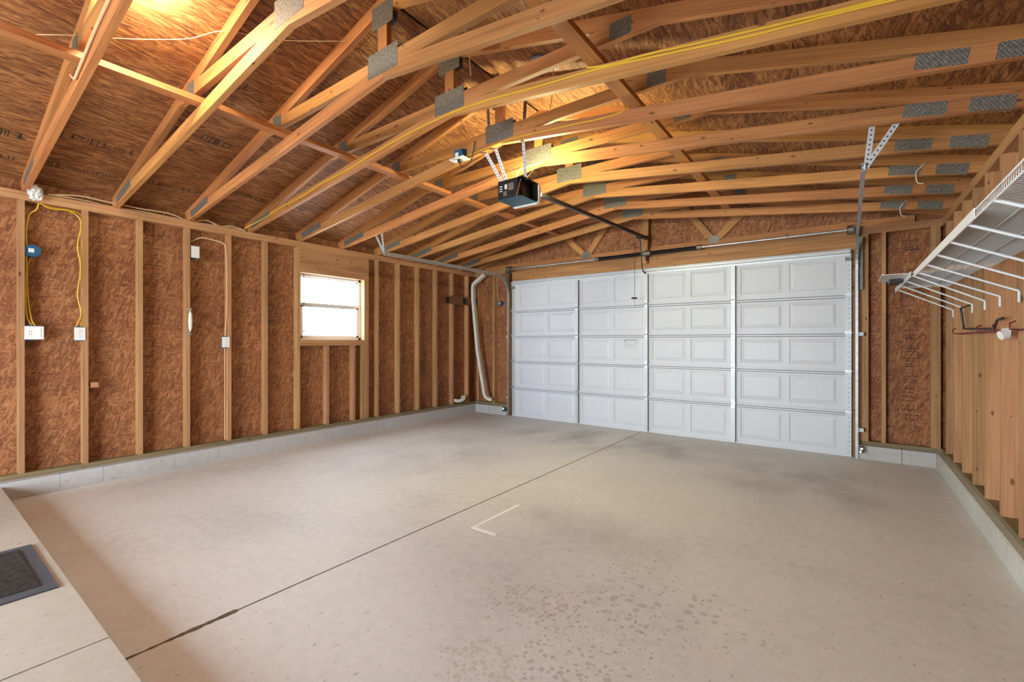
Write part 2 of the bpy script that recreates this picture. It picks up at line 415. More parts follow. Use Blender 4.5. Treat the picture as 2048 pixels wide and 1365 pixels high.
def curb_blocks(name, fixed, run, joints, horizontal, mat):
    bm = NB()
    a, b = fixed
    for i in range(len(joints)-1):
        u0, u1 = joints[i]+.0025, joints[i+1]-.0025
        if horizontal: box(bm, u0, u1, a, b, 0, ZS)
        else: box(bm, a, b, u0, u1, 0, ZS)
    return tag(obj(name, bm, [mat, M['mortar']], bevel=.002), kind='structure')
jl = [YB, -2.4, -1.6, -.75, -.35, .05, .457, .863, 1.15, 1.71, 2.12, 2.53, 2.93, 3.30, 3.70, 4.10, 4.51, 4.92, 5.32, 5.73, 6.14, 6.43]
curb_blocks('baseboard_left', (XLO-.02, -5.585), None, jl, False, M['block'])
bm = NB(); box(bm, XLO, -5.5875, YB, 6.43, 0, ZS-.003); tag(obj('trim_3', bm, M['mortar']), kind='structure')
curb_blocks('baseboard_front_left', (6.43, YDO), None, [-5.76, -5.26, -4.86], True, M['block'])
curb_blocks('baseboard_front_right', (6.43, YDO), None, [.10, .471, .745], True, M['block'])
bm = NB(); prism(bm, [(.745, 0), (.745, ZS-.012), (.757, ZS), (XRO+.02, ZS), (XRO+.02, 0)], 'y', YB, YDO)
tag(obj('baseboard_right', bm, M['curb']), kind='structure')

# window opening on the left wall
WY0, WY1, WZ0, WZ1 = 3.115, 4.062, 1.335, 2.212
def wall_with_hole_x(name, x0, x1, y0, y1, zfun, hole, mat):
    hy0, hy1, hz0, hz1 = hole
    bm = NB(); z0 = ZS-.02; z1 = zfun
    box(bm, x0, x1, y0, hy0, z0, z1); box(bm, x0, x1, hy1, y1, z0, z1)
    box(bm, x0, x1, hy0, hy1, z0, hz0); box(bm, x0, x1, hy0, hy1, hz1, z1)
    return tag(obj(name, bm, mat, axis=(0,0,1)), kind='structure')
wall_with_hole_x('wall_left', XLO-.012, XLO, YB, YDO+.01, 2.715, (WY0, WY1, WZ0, WZ1), M['osb_wall'])
bm = NB(); box(bm, XRO, XRO+.012, YB, YDO+.01, ZS-.02, 2.73); tag(obj('wall_right', bm, M['osb_wall'], axis=(0,0,1)), kind='structure')
# front (garage-door) wall: sheathing with the door opening and the gable
DX0, DX1, DZ = -4.765, .036, 2.386
bm = NB()
prism(bm, [(XLO, -.1), (XLO, zt(XLO)), (R, zt(R)), (XRO, zt(XRO)), (XRO, -.1), (DX1-.02, -.1), (DX1-.02, DZ-.03), (DX0+.02, DZ-.03), (DX0+.02, -.1)], 'y', YDO, YDO+.012)
tag(obj('wall_front', bm, M['osb_wall'], axis=(0,0,1)), kind='structure')
# back wall with an unseen opening added to let daylight in
bm = NB()
prism(bm, [(XLO, 0), (XLO, zt(XLO)), (R, zt(R)), (XRO, zt(XRO)), (XRO, 0), (-1.7, 0), (-1.7, 2.25), (-4.1, 2.25), (-4.1, 0)], 'y', YB-.05, YB)
tag(obj('wall_back', bm, M['plain_wall'], axis=(0,0,1)), kind='structure')
# roof deck: 1.22 m strips with narrow seams, following both slopes
bm = NB()
sl = math.hypot(1, .25)
for sgn, xe in ((-1, XLO-.03), (1, XRO+.04)):
    d0 = 0.012
    dmax = abs(xe-R)
    edges = []
    d = dmax
    while d > d0: edges.append(d); d -= 1.22/sl
    edges.append(d0)
    for i in range(len(edges)-1):
        a, b = edges[i], edges[i+1]+(.004 if i < len(edges)-2 else 0)
        ys = [YB-.05] + [-.45+2.438*k + (1.22 if i % 2 else 0) for k in range(-2, 5)] + [YDO+.03]
        ys = sorted(yv for yv in ys if YB-.05 <= yv <= YDO+.03)
        for j in range(len(ys)-1):
            if ys[j+1]-ys[j] < .05: continue
            prism(bm, [(R+sgn*a, zt(R+a)+.001), (R+sgn*b, zt(R+b)+.001), (R+sgn*b, zt(R+b)+.013), (R+sgn*a, zt(R+a)+.013)], 'y', ys[j]+.0015, ys[j+1]-.0015)
ceiling = tag(obj('ceiling', bm, M['osb_deck'], axis=(0,1,0)), kind='structure')
bm = NB()   # roofing felt above the deck seams
prism(bm, [(XLO-.06, zt(XLO)+.012), (R, zt(R)+.02), (XRO+.08, zt(XRO)+.012), (XRO+.08, zt(XRO)+.05), (R, zt(R)+.06), (XLO-.06, zt(XLO)+.05)], 'y', YB-.1, YDO+.05)
tag(obj('trim_4', bm, M['blackrub']), kind='structure')

# ------------------------------------------------------------------ framing lumber
def board(name, x0, x1, y0, y1, z0, z1, mat, axis, label, cat, group=None, parent=None, bev=.002):
    bm = NB(); box(bm, x0, x1, y0, y1, z0, z1)
    o = obj(name, bm, mat, parent, axis=axis, bevel=bev)
    return tag(o, label, cat, group) if parent is None else o
board('sill_plate', XLO, XL, YB, YD, ZS, ZSP, M['treated'], (0,1,0), 'dark treated sill plate lying on the block base of the left wall', 'sill plate')
board('sill_plate', XR, XRO, YB, YD, ZS, ZSP, M['treated'], (0,1,0), 'dark treated sill plate lying on the pale curb of the right wall', 'sill plate')
board('sill_plate', XLO, -4.88, YD, YDO, ZS, ZSP, M['treated'], (1,0,0), 'short treated sill plate left of the garage door', 'sill plate')
board('sill_plate', .12, XRO, YD, YDO, ZS, ZSP, M['treated'], (1,0,0), 'short treated sill plate right of the garage door', 'sill plate')
for nm, (x0, x1), tx in (('left', (XLO, XL), 'left'), ('right', (XR, XRO), 'right')):
    board('top_plate', x0, x1, YB, YD, ZT, ZT+ST, M['stud'], (0,1,0), 'lower board of the double top plate along the %s wall' % tx, 'top plate')
    board('top_plate', x0, x1, YB, YD, ZT+ST, ZTP, M['stud'], (0,1,0), 'upper board of the double top plate along the %s wall' % tx, 'top plate')
board('top_plate', XLO, -4.80, YD, YDO, ZT, ZTP, M['stud'], (1,0,0), 'short top plate in the corner left of the garage door header', 'top plate')
board('top_plate', .09, XRO, YD, YDO, ZT, ZTP, M['stud'], (1,0,0), 'short top plate in the corner right of the garage door header', 'top plate')

ORD = ['first','second','third','fourth','fifth','sixth','seventh','eighth','ninth','tenth','eleventh','twelfth','thirteenth','fourteenth','fifteenth']
GL = 'bare wall studs of the left wall'
extra = {0: 'beside blue box and switch plate', 1: 'beside two yellow cables', 2: 'nothing mounted on it',
         3: 'carrying the white grab bar', 4: 'beside the tan cable', 5: 'left of the blue ink stamp',
         6: 'at the left edge of the window', 9: 'first one right of the window framing', 10: 'second one right of the window framing', 11: 'third one right of the window framing',
         12: 'just before the dark board', 13: 'behind the left end of the dark board', 14: 'behind the right end of the dark board'}
n = 0
for k in range(-7, 15):
    if k in (7, 8): continue
    yc = .639 + k*.4064
    if k == 6: yc = 3.077
    if k >= 0:
        lab = '%s full height stud from left, left wall, %s' % (ORD[n], extra.get(k, '')); n += 1
        board('wall_stud', XLO, XL, yc-.019, yc+.019, ZSP, ZT, M['stud'], (0,0,1), lab, 'stud', GL)
for a, b, lab in ((3.096, 3.115, None), (4.062, 4.100, 'trimmer stud at the right edge of the window opening, left wall'), (4.100, 4.138, 'king stud doubled against the right window trimmer, left wall')):
    if lab: board('wall_stud', XLO, XL, a, b, ZSP, ZT, M['stud'], (0,0,1), lab, 'stud', GL)
for a, lab in ((3.484, 'short cripple stud in the middle under the window sill'), (3.895, 'short cripple stud under the right part of the window sill'), (4.043, 'short cripple stud tight against the trimmer under the window')):
    board('cripple_stud', XLO, XL, a-.019, a+.019, ZSP, WZ0-.076, M['stud'], (0,0,1), lab, 'stud', 'cripple studs under the window')
board('window_header', XLO, XL, 3.096, 4.062, WZ1, ZT, M['stud'], (0,1,0), 'wide solid header board above the window', 'header')
board('rough_sill', XLO, XL, 3.096, 4.062, WZ0-.076, WZ0-.038, M['stud'], (0,1,0), 'lower flat board of the rough sill under the window', 'sill board')
board('rough_sill', XLO, XL+.004, 3.096, 4.062, WZ0-.038, WZ0, M['stud'], (0,1,0), 'upper flat board of the rough sill, touching the window frame', 'sill board')
GR = 'bare wall studs of the right wall'
m_ = 0
ys_r = [3.839 + .019 + k*.4064 for k in range(-14, 7)]
for k, yc in enumerate(ys_r):
    if yc > 6.45 or yc < -2.9: continue
    vis = [y_ for y_ in ys_r if y_ <= 6.45]
    fromdoor = len([y_ for y_ in vis if y_ >= yc])
    board('wall_stud', XR, XRO, yc-.019, yc+.019, ZSP, ZT, M['stud'], (0,0,1), '%s stud of the right wall, counted from the garage door corner' % (ORD[fromdoor-1] if fromdoor <= 15 else '%dth' % fromdoor), 'stud', GR)
for xa, xb, lab in ((XLO, XLO+.038, None), (-5.63, -5.592, 'corner stud of the front wall, far left behind the downspout'), (-5.252, -5.214, 'thin stud between the left corner and the garage door, beside the blue box'),
                (-4.92, -4.882, 'left king stud of the garage door opening'), (-4.882, -4.745, 'doubled left trimmer of the garage door opening'),
                (.020, .113, 'right trimmer of the garage door opening behind the track'), (.113, .190, 'reddish king stud right of the garage door track'),
                (.304, .342, 'single stud between the garage door and the right corner'), (.712, .750, 'pale corner stud at the right end of the front wall'), (.750, .788, 'second corner stud tight in the right corner of the front wall')):
    if lab: board('wall_stud', xa, xb, YD, YDO, ZSP if not (-4.9 < xa < .1) else 0.0, ZT if not (-4.9 < xa < .1) else DZ-.021, M['stud'], (0,0,1), lab, 'stud', 'studs of the garage door wall')
board('door_header', -4.80, .074, YD-.008, YDO-.001, DZ-.02, ZT, M['header'], (1,0,0), 'long wooden header beam directly above the garage door', 'header beam')
board('header_board', -4.80, .09, YD-.014, YDO, ZT, ZT+ST, M['header'], (1,0,0), 'lower board nailed on top of the garage door header', 'plate board')
board('header_board', -4.80, .09, YD-.004, YDO, ZT+ST, ZTP, M['header'], (1,0,0), 'upper board nailed on top of the garage door header', 'plate board')

# ------------------------------------------------------------------ roof trusses
def plate_part(root, cx, cz, w, h, y, slope=0, side=-1):
    bm = NB(); a = math.atan(slope); c, s = math.cos(a), math.sin(a)
    P = [(cx+u*c-v*s, cz+u*s+v*c) for u, v in ((-w/2,-h/2),(w/2,-h/2),(w/2,h/2),(-w/2,h/2))]
    if side < 0: prism(bm, P, 'y', y-.0015, y)
    else: prism(bm, P, 'y', y, y+.0015)
    return obj('gusset_plate', bm, M['plate'], root, axis=(c, 0, s))
def poly_part(root, name, pts, y, mat, ax):
    bm = NB(); prism(bm, pts, 'y', y, y+ST)
    return obj(name, bm, mat, root, axis=ax, bevel=.0018)
TY = [.63 + .61*k for k in range(10)]; TY[0] = .645; TY = [.645, 1.25, 1.86, 2.47, 3.08, 3.69, 4.30, 4.91, 5.50, 6.09]
TL = ['holding a tan cable', 'with warm lit peak plate', 'its lower chord lit yellow', 'carrying the long yellow cable',
      'carrying the ceiling outlet box', 'holding both track hangers', 'peak just past the opener',
      'with a white wire hook', 'second from the garage door', 'nearest the garage door']
def truss(y, i):
    root = thing('roof_truss', (R, y+ST/2, ZTP), '%s wooden scissor truss from the camera, %s' % (ORD[i], TL[i]), 'roof truss', 'wooden scissor trusses under the roof deck')
    for s in (-1, 1):
        X = lambda d: R + s*d
        dm = 3.356 if s < 0 else XRO-R
        poly_part(root, 'bottom_chord', [(X(0), 3.108), (X(0), 3.018), (X(dm), zb(X(dm))), (X(dm), zb(X(dm))+.09), (X(2.8), 2.758)], y, M['truss'], (s, 0, -.125))
        poly_part(root, 'top_chord', [(X(0), 3.55), (X(0), 3.458), (X(2.8), 2.758), (X(dm), zb(X(dm))+.09), (X(dm), zt(X(dm)))], y, M['truss'], (s, 0, -.25))
        poly_part(root, 'web', [(X(.0445), 3.155), (X(.0445), 3.1025), (X(.34), 3.066), (X(1.57), 3.0655), (X(1.21), 3.1555)], y, M['truss'], (s, 0, 0))
    poly_part(root, 'king_post', [(R-.0445, 3.1025), (R, 3.108), (R+.0445, 3.1025), (R+.0445, 3.447), (R, 3.458), (R-.0445, 3.447)], y, M['truss'], (0, 0, 1))
    for side, yy in ((-1, y), (1, y+ST)):
        plate_part(root, R, 3.125, .30, .155, yy, 0, side)
        plate_part(root, R, 3.425, .21, .15, yy, 0, side)
        for s in (-1, 1): plate_part(root, R+s*1.36, 3.12, .13, .10, yy, 0, side)
        plate_part(root, R-2.98, 2.708, .44, .072, yy, .19, side)
        plate_part(root, R+2.785, 2.722, .20, .078, yy, -.19, side)
        plate_part(root, R+3.07, 2.672, .19, .078, yy, -.19, side)
    return root
for i, y in enumerate(TY): truss(y, i)
# gable end frame above the garage door
root = thing('gable_frame', (R, 6.59, ZTP), 'wooden gable end frame with slanted webs above the garage door', 'gable frame')
for s in (-1, 1):
    X = lambda d: R + s*d
    dm = 3.356 if s < 0 else XRO-R
    bm = NB(); prism(bm, [(X(0), 3.55), (X(0), 3.458), (X(dm), zt(X(dm))-.0917), (X(dm), zt(X(dm)))], 'y', 6.571, YDO); obj('top_chord', bm, M['truss'], root, axis=(s,0,-.25))
    for (xa, za, xb, zb_) in ((.47, 3.32, .93, 2.70), (1.36, 3.05, .99, 2.70)):
        v = Vector((xb-xa, 0, zb_-za)).normalized(); nrm = Vector((-v.z, 0, v.x))*.0445
        bm = NB(); prism(bm, [(X(xa+nrm.x), za+nrm.z), (X(xa-nrm.x), za-nrm.z), (X(xb-nrm.x), zb_-nrm.z), (X(xb+nrm.x), zb_+nrm.z)], 'y', 6.571, YDO-.001)
        obj('web', bm, M['truss'], root, axis=(v.x*s, 0, v.z))
    plate_part(root, X(.96), 2.70, .13, .10, 6.571, 0, -1)
bm = NB(); box(bm, XLO+.3, XRO-.3, 6.571, YDO-.001, ZTP, ZTP+.089); obj('bottom_chord', bm, M['truss'], root, axis=(1,0,0))
board('backing_board', -2.445, -2.332, 6.50, 6.571, ZTP, 3.20, M['header'], (0,0,1), 'upright backing board behind the torsion springs, rising from the header to the roof', 'backing board')
board('spring_pad', -2.445, -2.332, 6.468, 6.50, DZ+.06, 2.80, M['header'], (0,0,1), 'upright wooden pad behind the centre spring bracket over the garage door', 'pad board')
for xc, lab in ((-3.62, 'long flat brace board lying on the trusses over the left half'), (-1.20, 'long flat brace board lying on the trusses over the right half')):
    zz = zb(xc-.0445*(1 if xc < R else -1)) + .0905
    zz = 3.108-.125*(abs(xc-R)-.0445)
    board('roof_brace', xc-.0445, xc+.0445, .2, 6.56, zz, zz+ST, M['truss'], (0,1,0), lab, 'brace board', 'long roof braces')

# ink stamps on the boards (illegible mill stamps)
def stamp(name, mapf, length, height, mat, seed, parent, bold=1):
    rg = random.Random(seed); bm = NB(); u = 0
    while u < length:
        t = .0045*bold*rg.uniform(.7, 1.3); w = height*rg.uniform(.35, .75); g = height*rg.uniform(.10, .28); k = rg.random()
        lo = height*rg.choice((0, 0, 0, .25)); hi = height*rg.choice((1, 1, .75))
        segs = []
        if k < .35: segs = [(0, t, lo, hi), (w*.5, w*.5+t, lo, hi)] + ([(w, w+t, lo, hi)] if rg.random() < .5 else [])
        elif k < .65: segs = [(0, t, lo, hi), (w, w+t, lo, hi), (0, w, hi-t, hi), (0, w, lo, lo+t)]
        elif k < .85: segs = [(0, t, lo, hi), (0, w, hi-t, hi), (0, w*.8, (lo+hi)/2, (lo+hi)/2+t)]
        else: segs = [(0, w, lo, lo+t), (0, w, hi-t, hi), (w*.3, w*.3+t*1.6, lo, hi), (0, w, (lo+hi)/2, (lo+hi)/2+t)]
        if rg.random() < .08: g += height*1.2
        for a, b, c, d in segs:
            bm.faces.new([bm.verts.new(mapf(u+p, q)) for p, q in ((a, c), (b, c), (b, d), (a, d))])
        u += w + g
    return obj(name, bm, mat, parent)
def slope_pt(s, d, y): return (R+s*d, y, zt(R+s*d)-.0012)
k = 0
for d, y0, ln, h, bold in ((2.98, .15, .45, .085, 1.8), (2.62, .15, .45, .085, 1.8), (2.45, .70, .50, .085, 1.1), (2.92, .70, .50, .075, 1.1), (1.52, .98, .25, .09, 1.3), (1.95, 1.32, .5, .09, 1.8), (1.2, 1.32, .4, .09, 1.2), (2.85, 1.42, .40, .07, 1.5), (2.7, 2.0, .4, .07, 1.3)):
    stamp('ink_stamp', lambda u, v, d=d, y0=y0: slope_pt(-1, d+v, y0+u), ln, h, M['ink'], 20+k, ceiling, bold); k += 1
wl = bpy.data.objects['wall_left']; wf = bpy.data.objects['wall_front']
stamp('ink_stamp', lambda u, v: (XLO+.0012, 1.47+v, .5+u), 1.95, .15, M['ink'], 51, wl, .9)
stamp('ink_stamp', lambda u, v: (XLO+.0012, 2.705+v, 1.25+u), 1.15, .09, M['blueink'], 52, wl, 1.1)
stamp('ink_stamp', lambda u, v: (XLO+.0012, 5.28+v, .7+u), 1.1, .05, M['ink'], 53, wl, .9)
stamp('ink_stamp', lambda u, v: (.48+v, YDO-.0012, .45+u), 1.95, .14, M['ink'], 54, wf, 1.1)

# ------------------------------------------------------------------ window
win = thing('window_1', (XLO, 3.59, WZ0), 'bright white single hung window in the left wall', 'window', kind='structure')
xo, xi = -5.812, -5.766
bm = NB()
for a in ((WY0, WY0+.035, WZ0, WZ1), (WY1-.035, WY1, WZ0, WZ1), (WY0, WY1, WZ0, WZ0+.03), (WY0, WY1, WZ1-.03, WZ1)): box(bm, xo, xi, *a)
obj('window_frame', bm, M['frame'], win, bevel=.002)
ZM = 1.80
bm = NB()
for a in ((WY0+.035, WY0+.065, WZ0+.03, ZM), (WY1-.065, WY1-.035, WZ0+.03, ZM), (WY0+.035, WY1-.035, WZ0+.03, WZ0+.06), (WY0+.035, WY1-.035, ZM-.024, ZM+.032)): box(bm, xi-.022, xi-.002, *a)
lo = obj('lower_sash', bm, M['frame'], win, bevel=.0015)
bm = NB(); box(bm, xi-.014, xi-.010, WY0+.06, WY1-.06, WZ0+.055, ZM); obj('pane', bm, M['glass'], lo)
bm = NB()
for a in ((WY0+.035, WY0+.055, ZM, WZ1-.03), (WY1-.055, WY1-.035, ZM, WZ1-.03), (WY0+.035, WY1-.035, WZ1-.05, WZ1-.03), (WY0+.035, WY1-.035, ZM-.01, ZM+.016)): box(bm, xo+.003, xo+.021, *a)
up = obj('upper_sash', bm, M['frame'], win, bevel=.0015)
bm = NB(); box(bm, xo+.010, xo+.014, WY0+.05, WY1-.05, ZM+.01, WZ1-.045); obj('pane', bm, M['glass'], up)
bm = NB(); tube(bm, [(XLO+.005, WY0+.075, z) for z in (WZ1-.01, 1.9, 1.47)], .004, 6); tube(bm, [(XLO+.005, WY0+.075, 1.47), (XLO+.005, WY0+.075, 1.44)], .008, 8)
obj('pull_cord', bm, M['blackrub'], win, smooth=True)
bm = NB(); box(bm, -9.2, -9.05, 2, 9, -.2, 1.66); 
w_ = obj('garden_wall', bm, M['stucco']); tag(w_, 'white garden wall seen through the lower window pane', 'wall')
bm = NB(); box(bm, -9.25, -9.0, 2, 9, 1.66, 1.71); obj('coping', bm, M['coping'], w_)
bpy.data.objects['coping'].location -= Vector((0, 0, 0))
bm = NB(); box(bm, -14, -5.95, 0, 12, -.4, -.2); box(bm, -10, 6, -12, YB-.3, -.4, -.1); tag(obj('floor_outside', bm, M['gravel']), 'pale ground outside the window', 'ground', kind='structure')

# ------------------------------------------------------------------ garage door
yd = 6.474
door = thing('door_1', ((DX0+DX1)/2, yd+.02, 0), 'wide white sectional garage door with raised panels', 'garage door', kind='structure')
ZJ = [.012, .515, .98, 1.42, 1.86, DZ-.008]
stX = [-3.466, -2.34, -1.19]
cols = [(-4.60, -4.10), (-4.03, -3.53), (-3.39, -2.92), (-2.85, -2.42), (-2.26, -1.80), (-1.73, -1.27), (-1.11, -.64), (-.57, -.09)]
def grid_panel(bm, x0, x1, z0, z1, rects, y):
    """flat sheet with recessed-and-raised rectangular panels"""
    xs = sorted({x0, x1} | {v for r_ in rects for v in r_[:2]}); zs = sorted({z0, z1} | {v for r_ in rects for v in r_[2:]})
    V = {}
    def v(x, yy, z):
        k_ = (round(x, 5), round(yy, 5), round(z, 5))
        if k_ not in V: V[k_] = bm.verts.new((x, yy, z))
        return V[k_]
    for i in range(len(xs)-1):
        for j in range(len(zs)-1):
            a, b, c, d = xs[i], xs[i+1], zs[j], zs[j+1]
            if any(a >= r_[0]-1e-6 and b <= r_[1]+1e-6 and c >= r_[2]-1e-6 and d <= r_[3]+1e-6 for r_ in rects): continue
            bm.faces.new((v(a,y,c), v(b,y,c), v(b,y,d), v(a,y,d)))
    for (a, b, c, d) in rects:
        rings = [(0, 0), (.006, .009), (.013, .009), (.045, .001)]
        def ring(m, dep): return [v(a+m, y+dep, c+m), v(b-m, y+dep, c+m), v(b-m, y+dep, d-m), v(a+m, y+dep, d-m)]
        prev = ring(*rings[0])
        for m, dep in rings[1:]:
            cur = ring(m, dep)
            for q in range(4): bm.faces.new((prev[q], prev[(q+1) % 4], cur[(q+1) % 4], cur[q]))
            prev = cur
        bm.faces.new(prev)
    # back and edges
    P = [(x0, z0), (x1, z0), (x1, z1), (x0, z1)]
    bk = [bm.verts.new((p[0], y+.045, p[1])) for p in P]
    fr = [v(p[0], y, p[1]) for p in P]
    bm.faces.new(bk)
    for q in range(4): bm.faces.new((fr[q], fr[(q+1) % 4], bk[(q+1) % 4], bk[q]))
for s in range(5):
    z0, z1 = ZJ[s]+.0015, ZJ[s+1]-.0015
    bm = NB(); tp = .10 if s == 4 else .07
    grid_panel(bm, DX0, DX1, z0, z1, [(a, b, z0+.065, z1-tp) for a, b in cols], yd)
    sec = obj('door_section', bm, M['white'], door)
    # rolled joint at the top of each section
    if s < 4:
        bm = NB(); box(bm, DX0+.056, DX1-.061, yd-.026, yd-.0005, z1-.010, z1+.012); box(bm, DX0+.056, DX1-.061, yd-.022, yd-.0005, z1-.036, z1-.020)
        obj('joint_rail', bm, M['white'], sec, bevel=.003)
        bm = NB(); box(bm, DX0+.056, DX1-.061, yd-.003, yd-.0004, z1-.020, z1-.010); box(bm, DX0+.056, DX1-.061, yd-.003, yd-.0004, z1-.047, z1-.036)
        obj('joint_shade_strip', bm, M['seam'], sec)  # flat strips put the shadow lines between the rails into colour
    for x in stX:
        bm = NB(); zz1 = z1-.004 if s < 4 else z1-.085
        box(bm, x-.024, x+.022, yd-.046, yd, z0+.004, zz1); box(bm, x+.022, x+.0235, yd-.042, yd, z0+.006, zz1-.002, 1)  # thin darker plate carries the painted shade of the right side
        q = z0+.03
        while q < zz1-.02: cyl(bm, (x, yd-.0465, q), (x, yd-.0459, q), .004, 6, 1); q += .04
        obj('stile', bm, [M['galv_light'], M['stile_shade_holes']], sec)
        if s < 4:
            bm = NB(); box(bm, x-.022, x+.022, yd-.052, yd-.046, z1-.055, z1+.05); cyl(bm, (x-.03, yd-.056, z1), (x+.03, yd-.056, z1), .009, 10)
            obj('hinge', bm, M['galv'], sec, bevel=0)
    for x0, x1 in ((DX0, DX0+.055), (DX1-.060, DX1)):
        bm = NB(); box(bm, x0, x1, yd-.005, yd, z0, z1+.003)
        mid = (x0+x1)/2 + .008
        q = z0+.05
        while q < z1-.04:
            cyl(bm, (mid, yd-.0056, q), (mid, yd-.0049, q), .006, 8, 1); q += .055
        obj('end_stile', bm, [M['galv_light'], M['dull']], sec)
        bm = NB(); xm = x0+.012 if x0 < -1 else x1-.05
        box(bm, min(x0, x1)-.0, x1, yd-.03, yd-.005, z1-.02, z1+.018) if s < 4 else box(bm, x0, x1, yd-.045, yd-.005, z1-.135, z1-.10)
        xx = DX0-.05 if x0 < -1 else DX1+.03
        cyl(bm, (x0 if x0 < -1 else x1, yd-.03, z1 if s < 4 else z1-.11), (xx, yd-.03, z1 if s < 4 else z1-.11), .006, 8)
        obj('roller_bracket', bm, M['galv'] if s < 4 else M['dull'], sec)
bm = NB(); zt0 = DZ-.095
prism(bm, [(yd, zt0+.005), (yd-.02, zt0+.005), (yd-.022, zt0+.03), (yd-.055, zt0+.035), (yd-.055, zt0+.06), (yd-.022, zt0+.064), (yd-.02, DZ-.012), (yd, DZ-.012)], 'x', DX0+.01, DX1-.01)
obj('top_strut', bm, M['galv_light'], door)
bm = NB(); box(bm, DX0, DX1, yd-.008, yd+.03, .001, .020); obj('bottom_seal', bm, M['white'], door)
bm = NB(); box(bm, DX0, DX1, yd-.004, yd+.034, 0.0005, .009); obj('bottom_gasket', bm, M['blackrub'], door)
bm = NB(); yy = yd-.0015    # printed warning mark on the second panel column
for a in ((-2.665, -2.50, 1.335, 1.341), (-2.665, -2.50, 1.270, 1.274), (-2.504, -2.50, 1.270, 1.341), (-2.665, -2.661, 1.275, 1.335)): box(bm, a[0], a[1], yy, yy+.001, a[2], a[3])
for i in range(9): box(bm, -2.69+i*.022, -2.678+i*.022, yy, yy+.001, 1.235, 1.241)
for a, b in (((-2.70, 1.34), (-2.688, 1.31)), ((-2.676, 1.34), (-2.688, 1.31))): tube(bm, [(a[0], yy, a[1]), (b[0], yy, b[1])], .003, 4)
obj('printed_mark', bm, plain('grey print', (.25, .25, .26), .7), door)

# springs and shaft
ts = thing('torsion_assembly', (-2.34, 6.40, 2.58), 'long torsion bar with black springs above the garage door', 'torsion spring')
zsft = 2.578; ysf = 6.395
bm = NB(); cyl(bm, (DX0-.05, ysf, zsft), (DX1+.05, ysf, zsft), .013, 12); obj('shaft', bm, M['galv'], ts, smooth=True)
for a, b in ((-3.08, -2.37), (-2.26, -1.605)):
    bm = NB(); nn = 60; pts = []
    turns = int((b-a)/.009)
    cyl(bm, (a, ysf, zsft), (b, ysf, zsft), .021, 12)
    for t in range(turns*8+1):
        an = 2*PI*t/8; pts.append((a+(b-a)*t/(turns*8), ysf+.024*math.cos(an), zsft+.024*math.sin(an)))
    tube(bm, pts, .004, 5)
    obj('spring', bm, M['black'], ts, smooth=True)
for x in (-3.09, -1.60):
    bm = NB(); cyl(bm, (x-.03, ysf, zsft), (x+.03, ysf, zsft), .034, 12); obj('winding_cone', bm, M['dull'], ts)
for x in (DX0-.01, DX1-.005):
    bm = NB(); tube(bm, [(x-.035, ysf, zsft), (x-.03, ysf, zsft), (x+.02, ysf, zsft), (x+.03, ysf, zsft)], [.062, .048, .048, .06], 16); obj('cable_drum', bm, M['dull'], ts)
bm = NB(); box(bm, -2.335, -2.325, ysf-.03, 6.4665, zsft-.10, zsft+.05); cyl(bm, (-2.37, ysf, zsft), (-2.27, ysf, zsft), .036, 14); obj('centre_bracket', bm, M['dull'], ts)
for x in (DX0-.05, DX1+.05):
    bm = NB(); box(bm, x-.004, x+.004, ysf-.04, 6.50, zsft-.07, zsft+.04); obj('end_bracket', bm, M['dull'], ts)

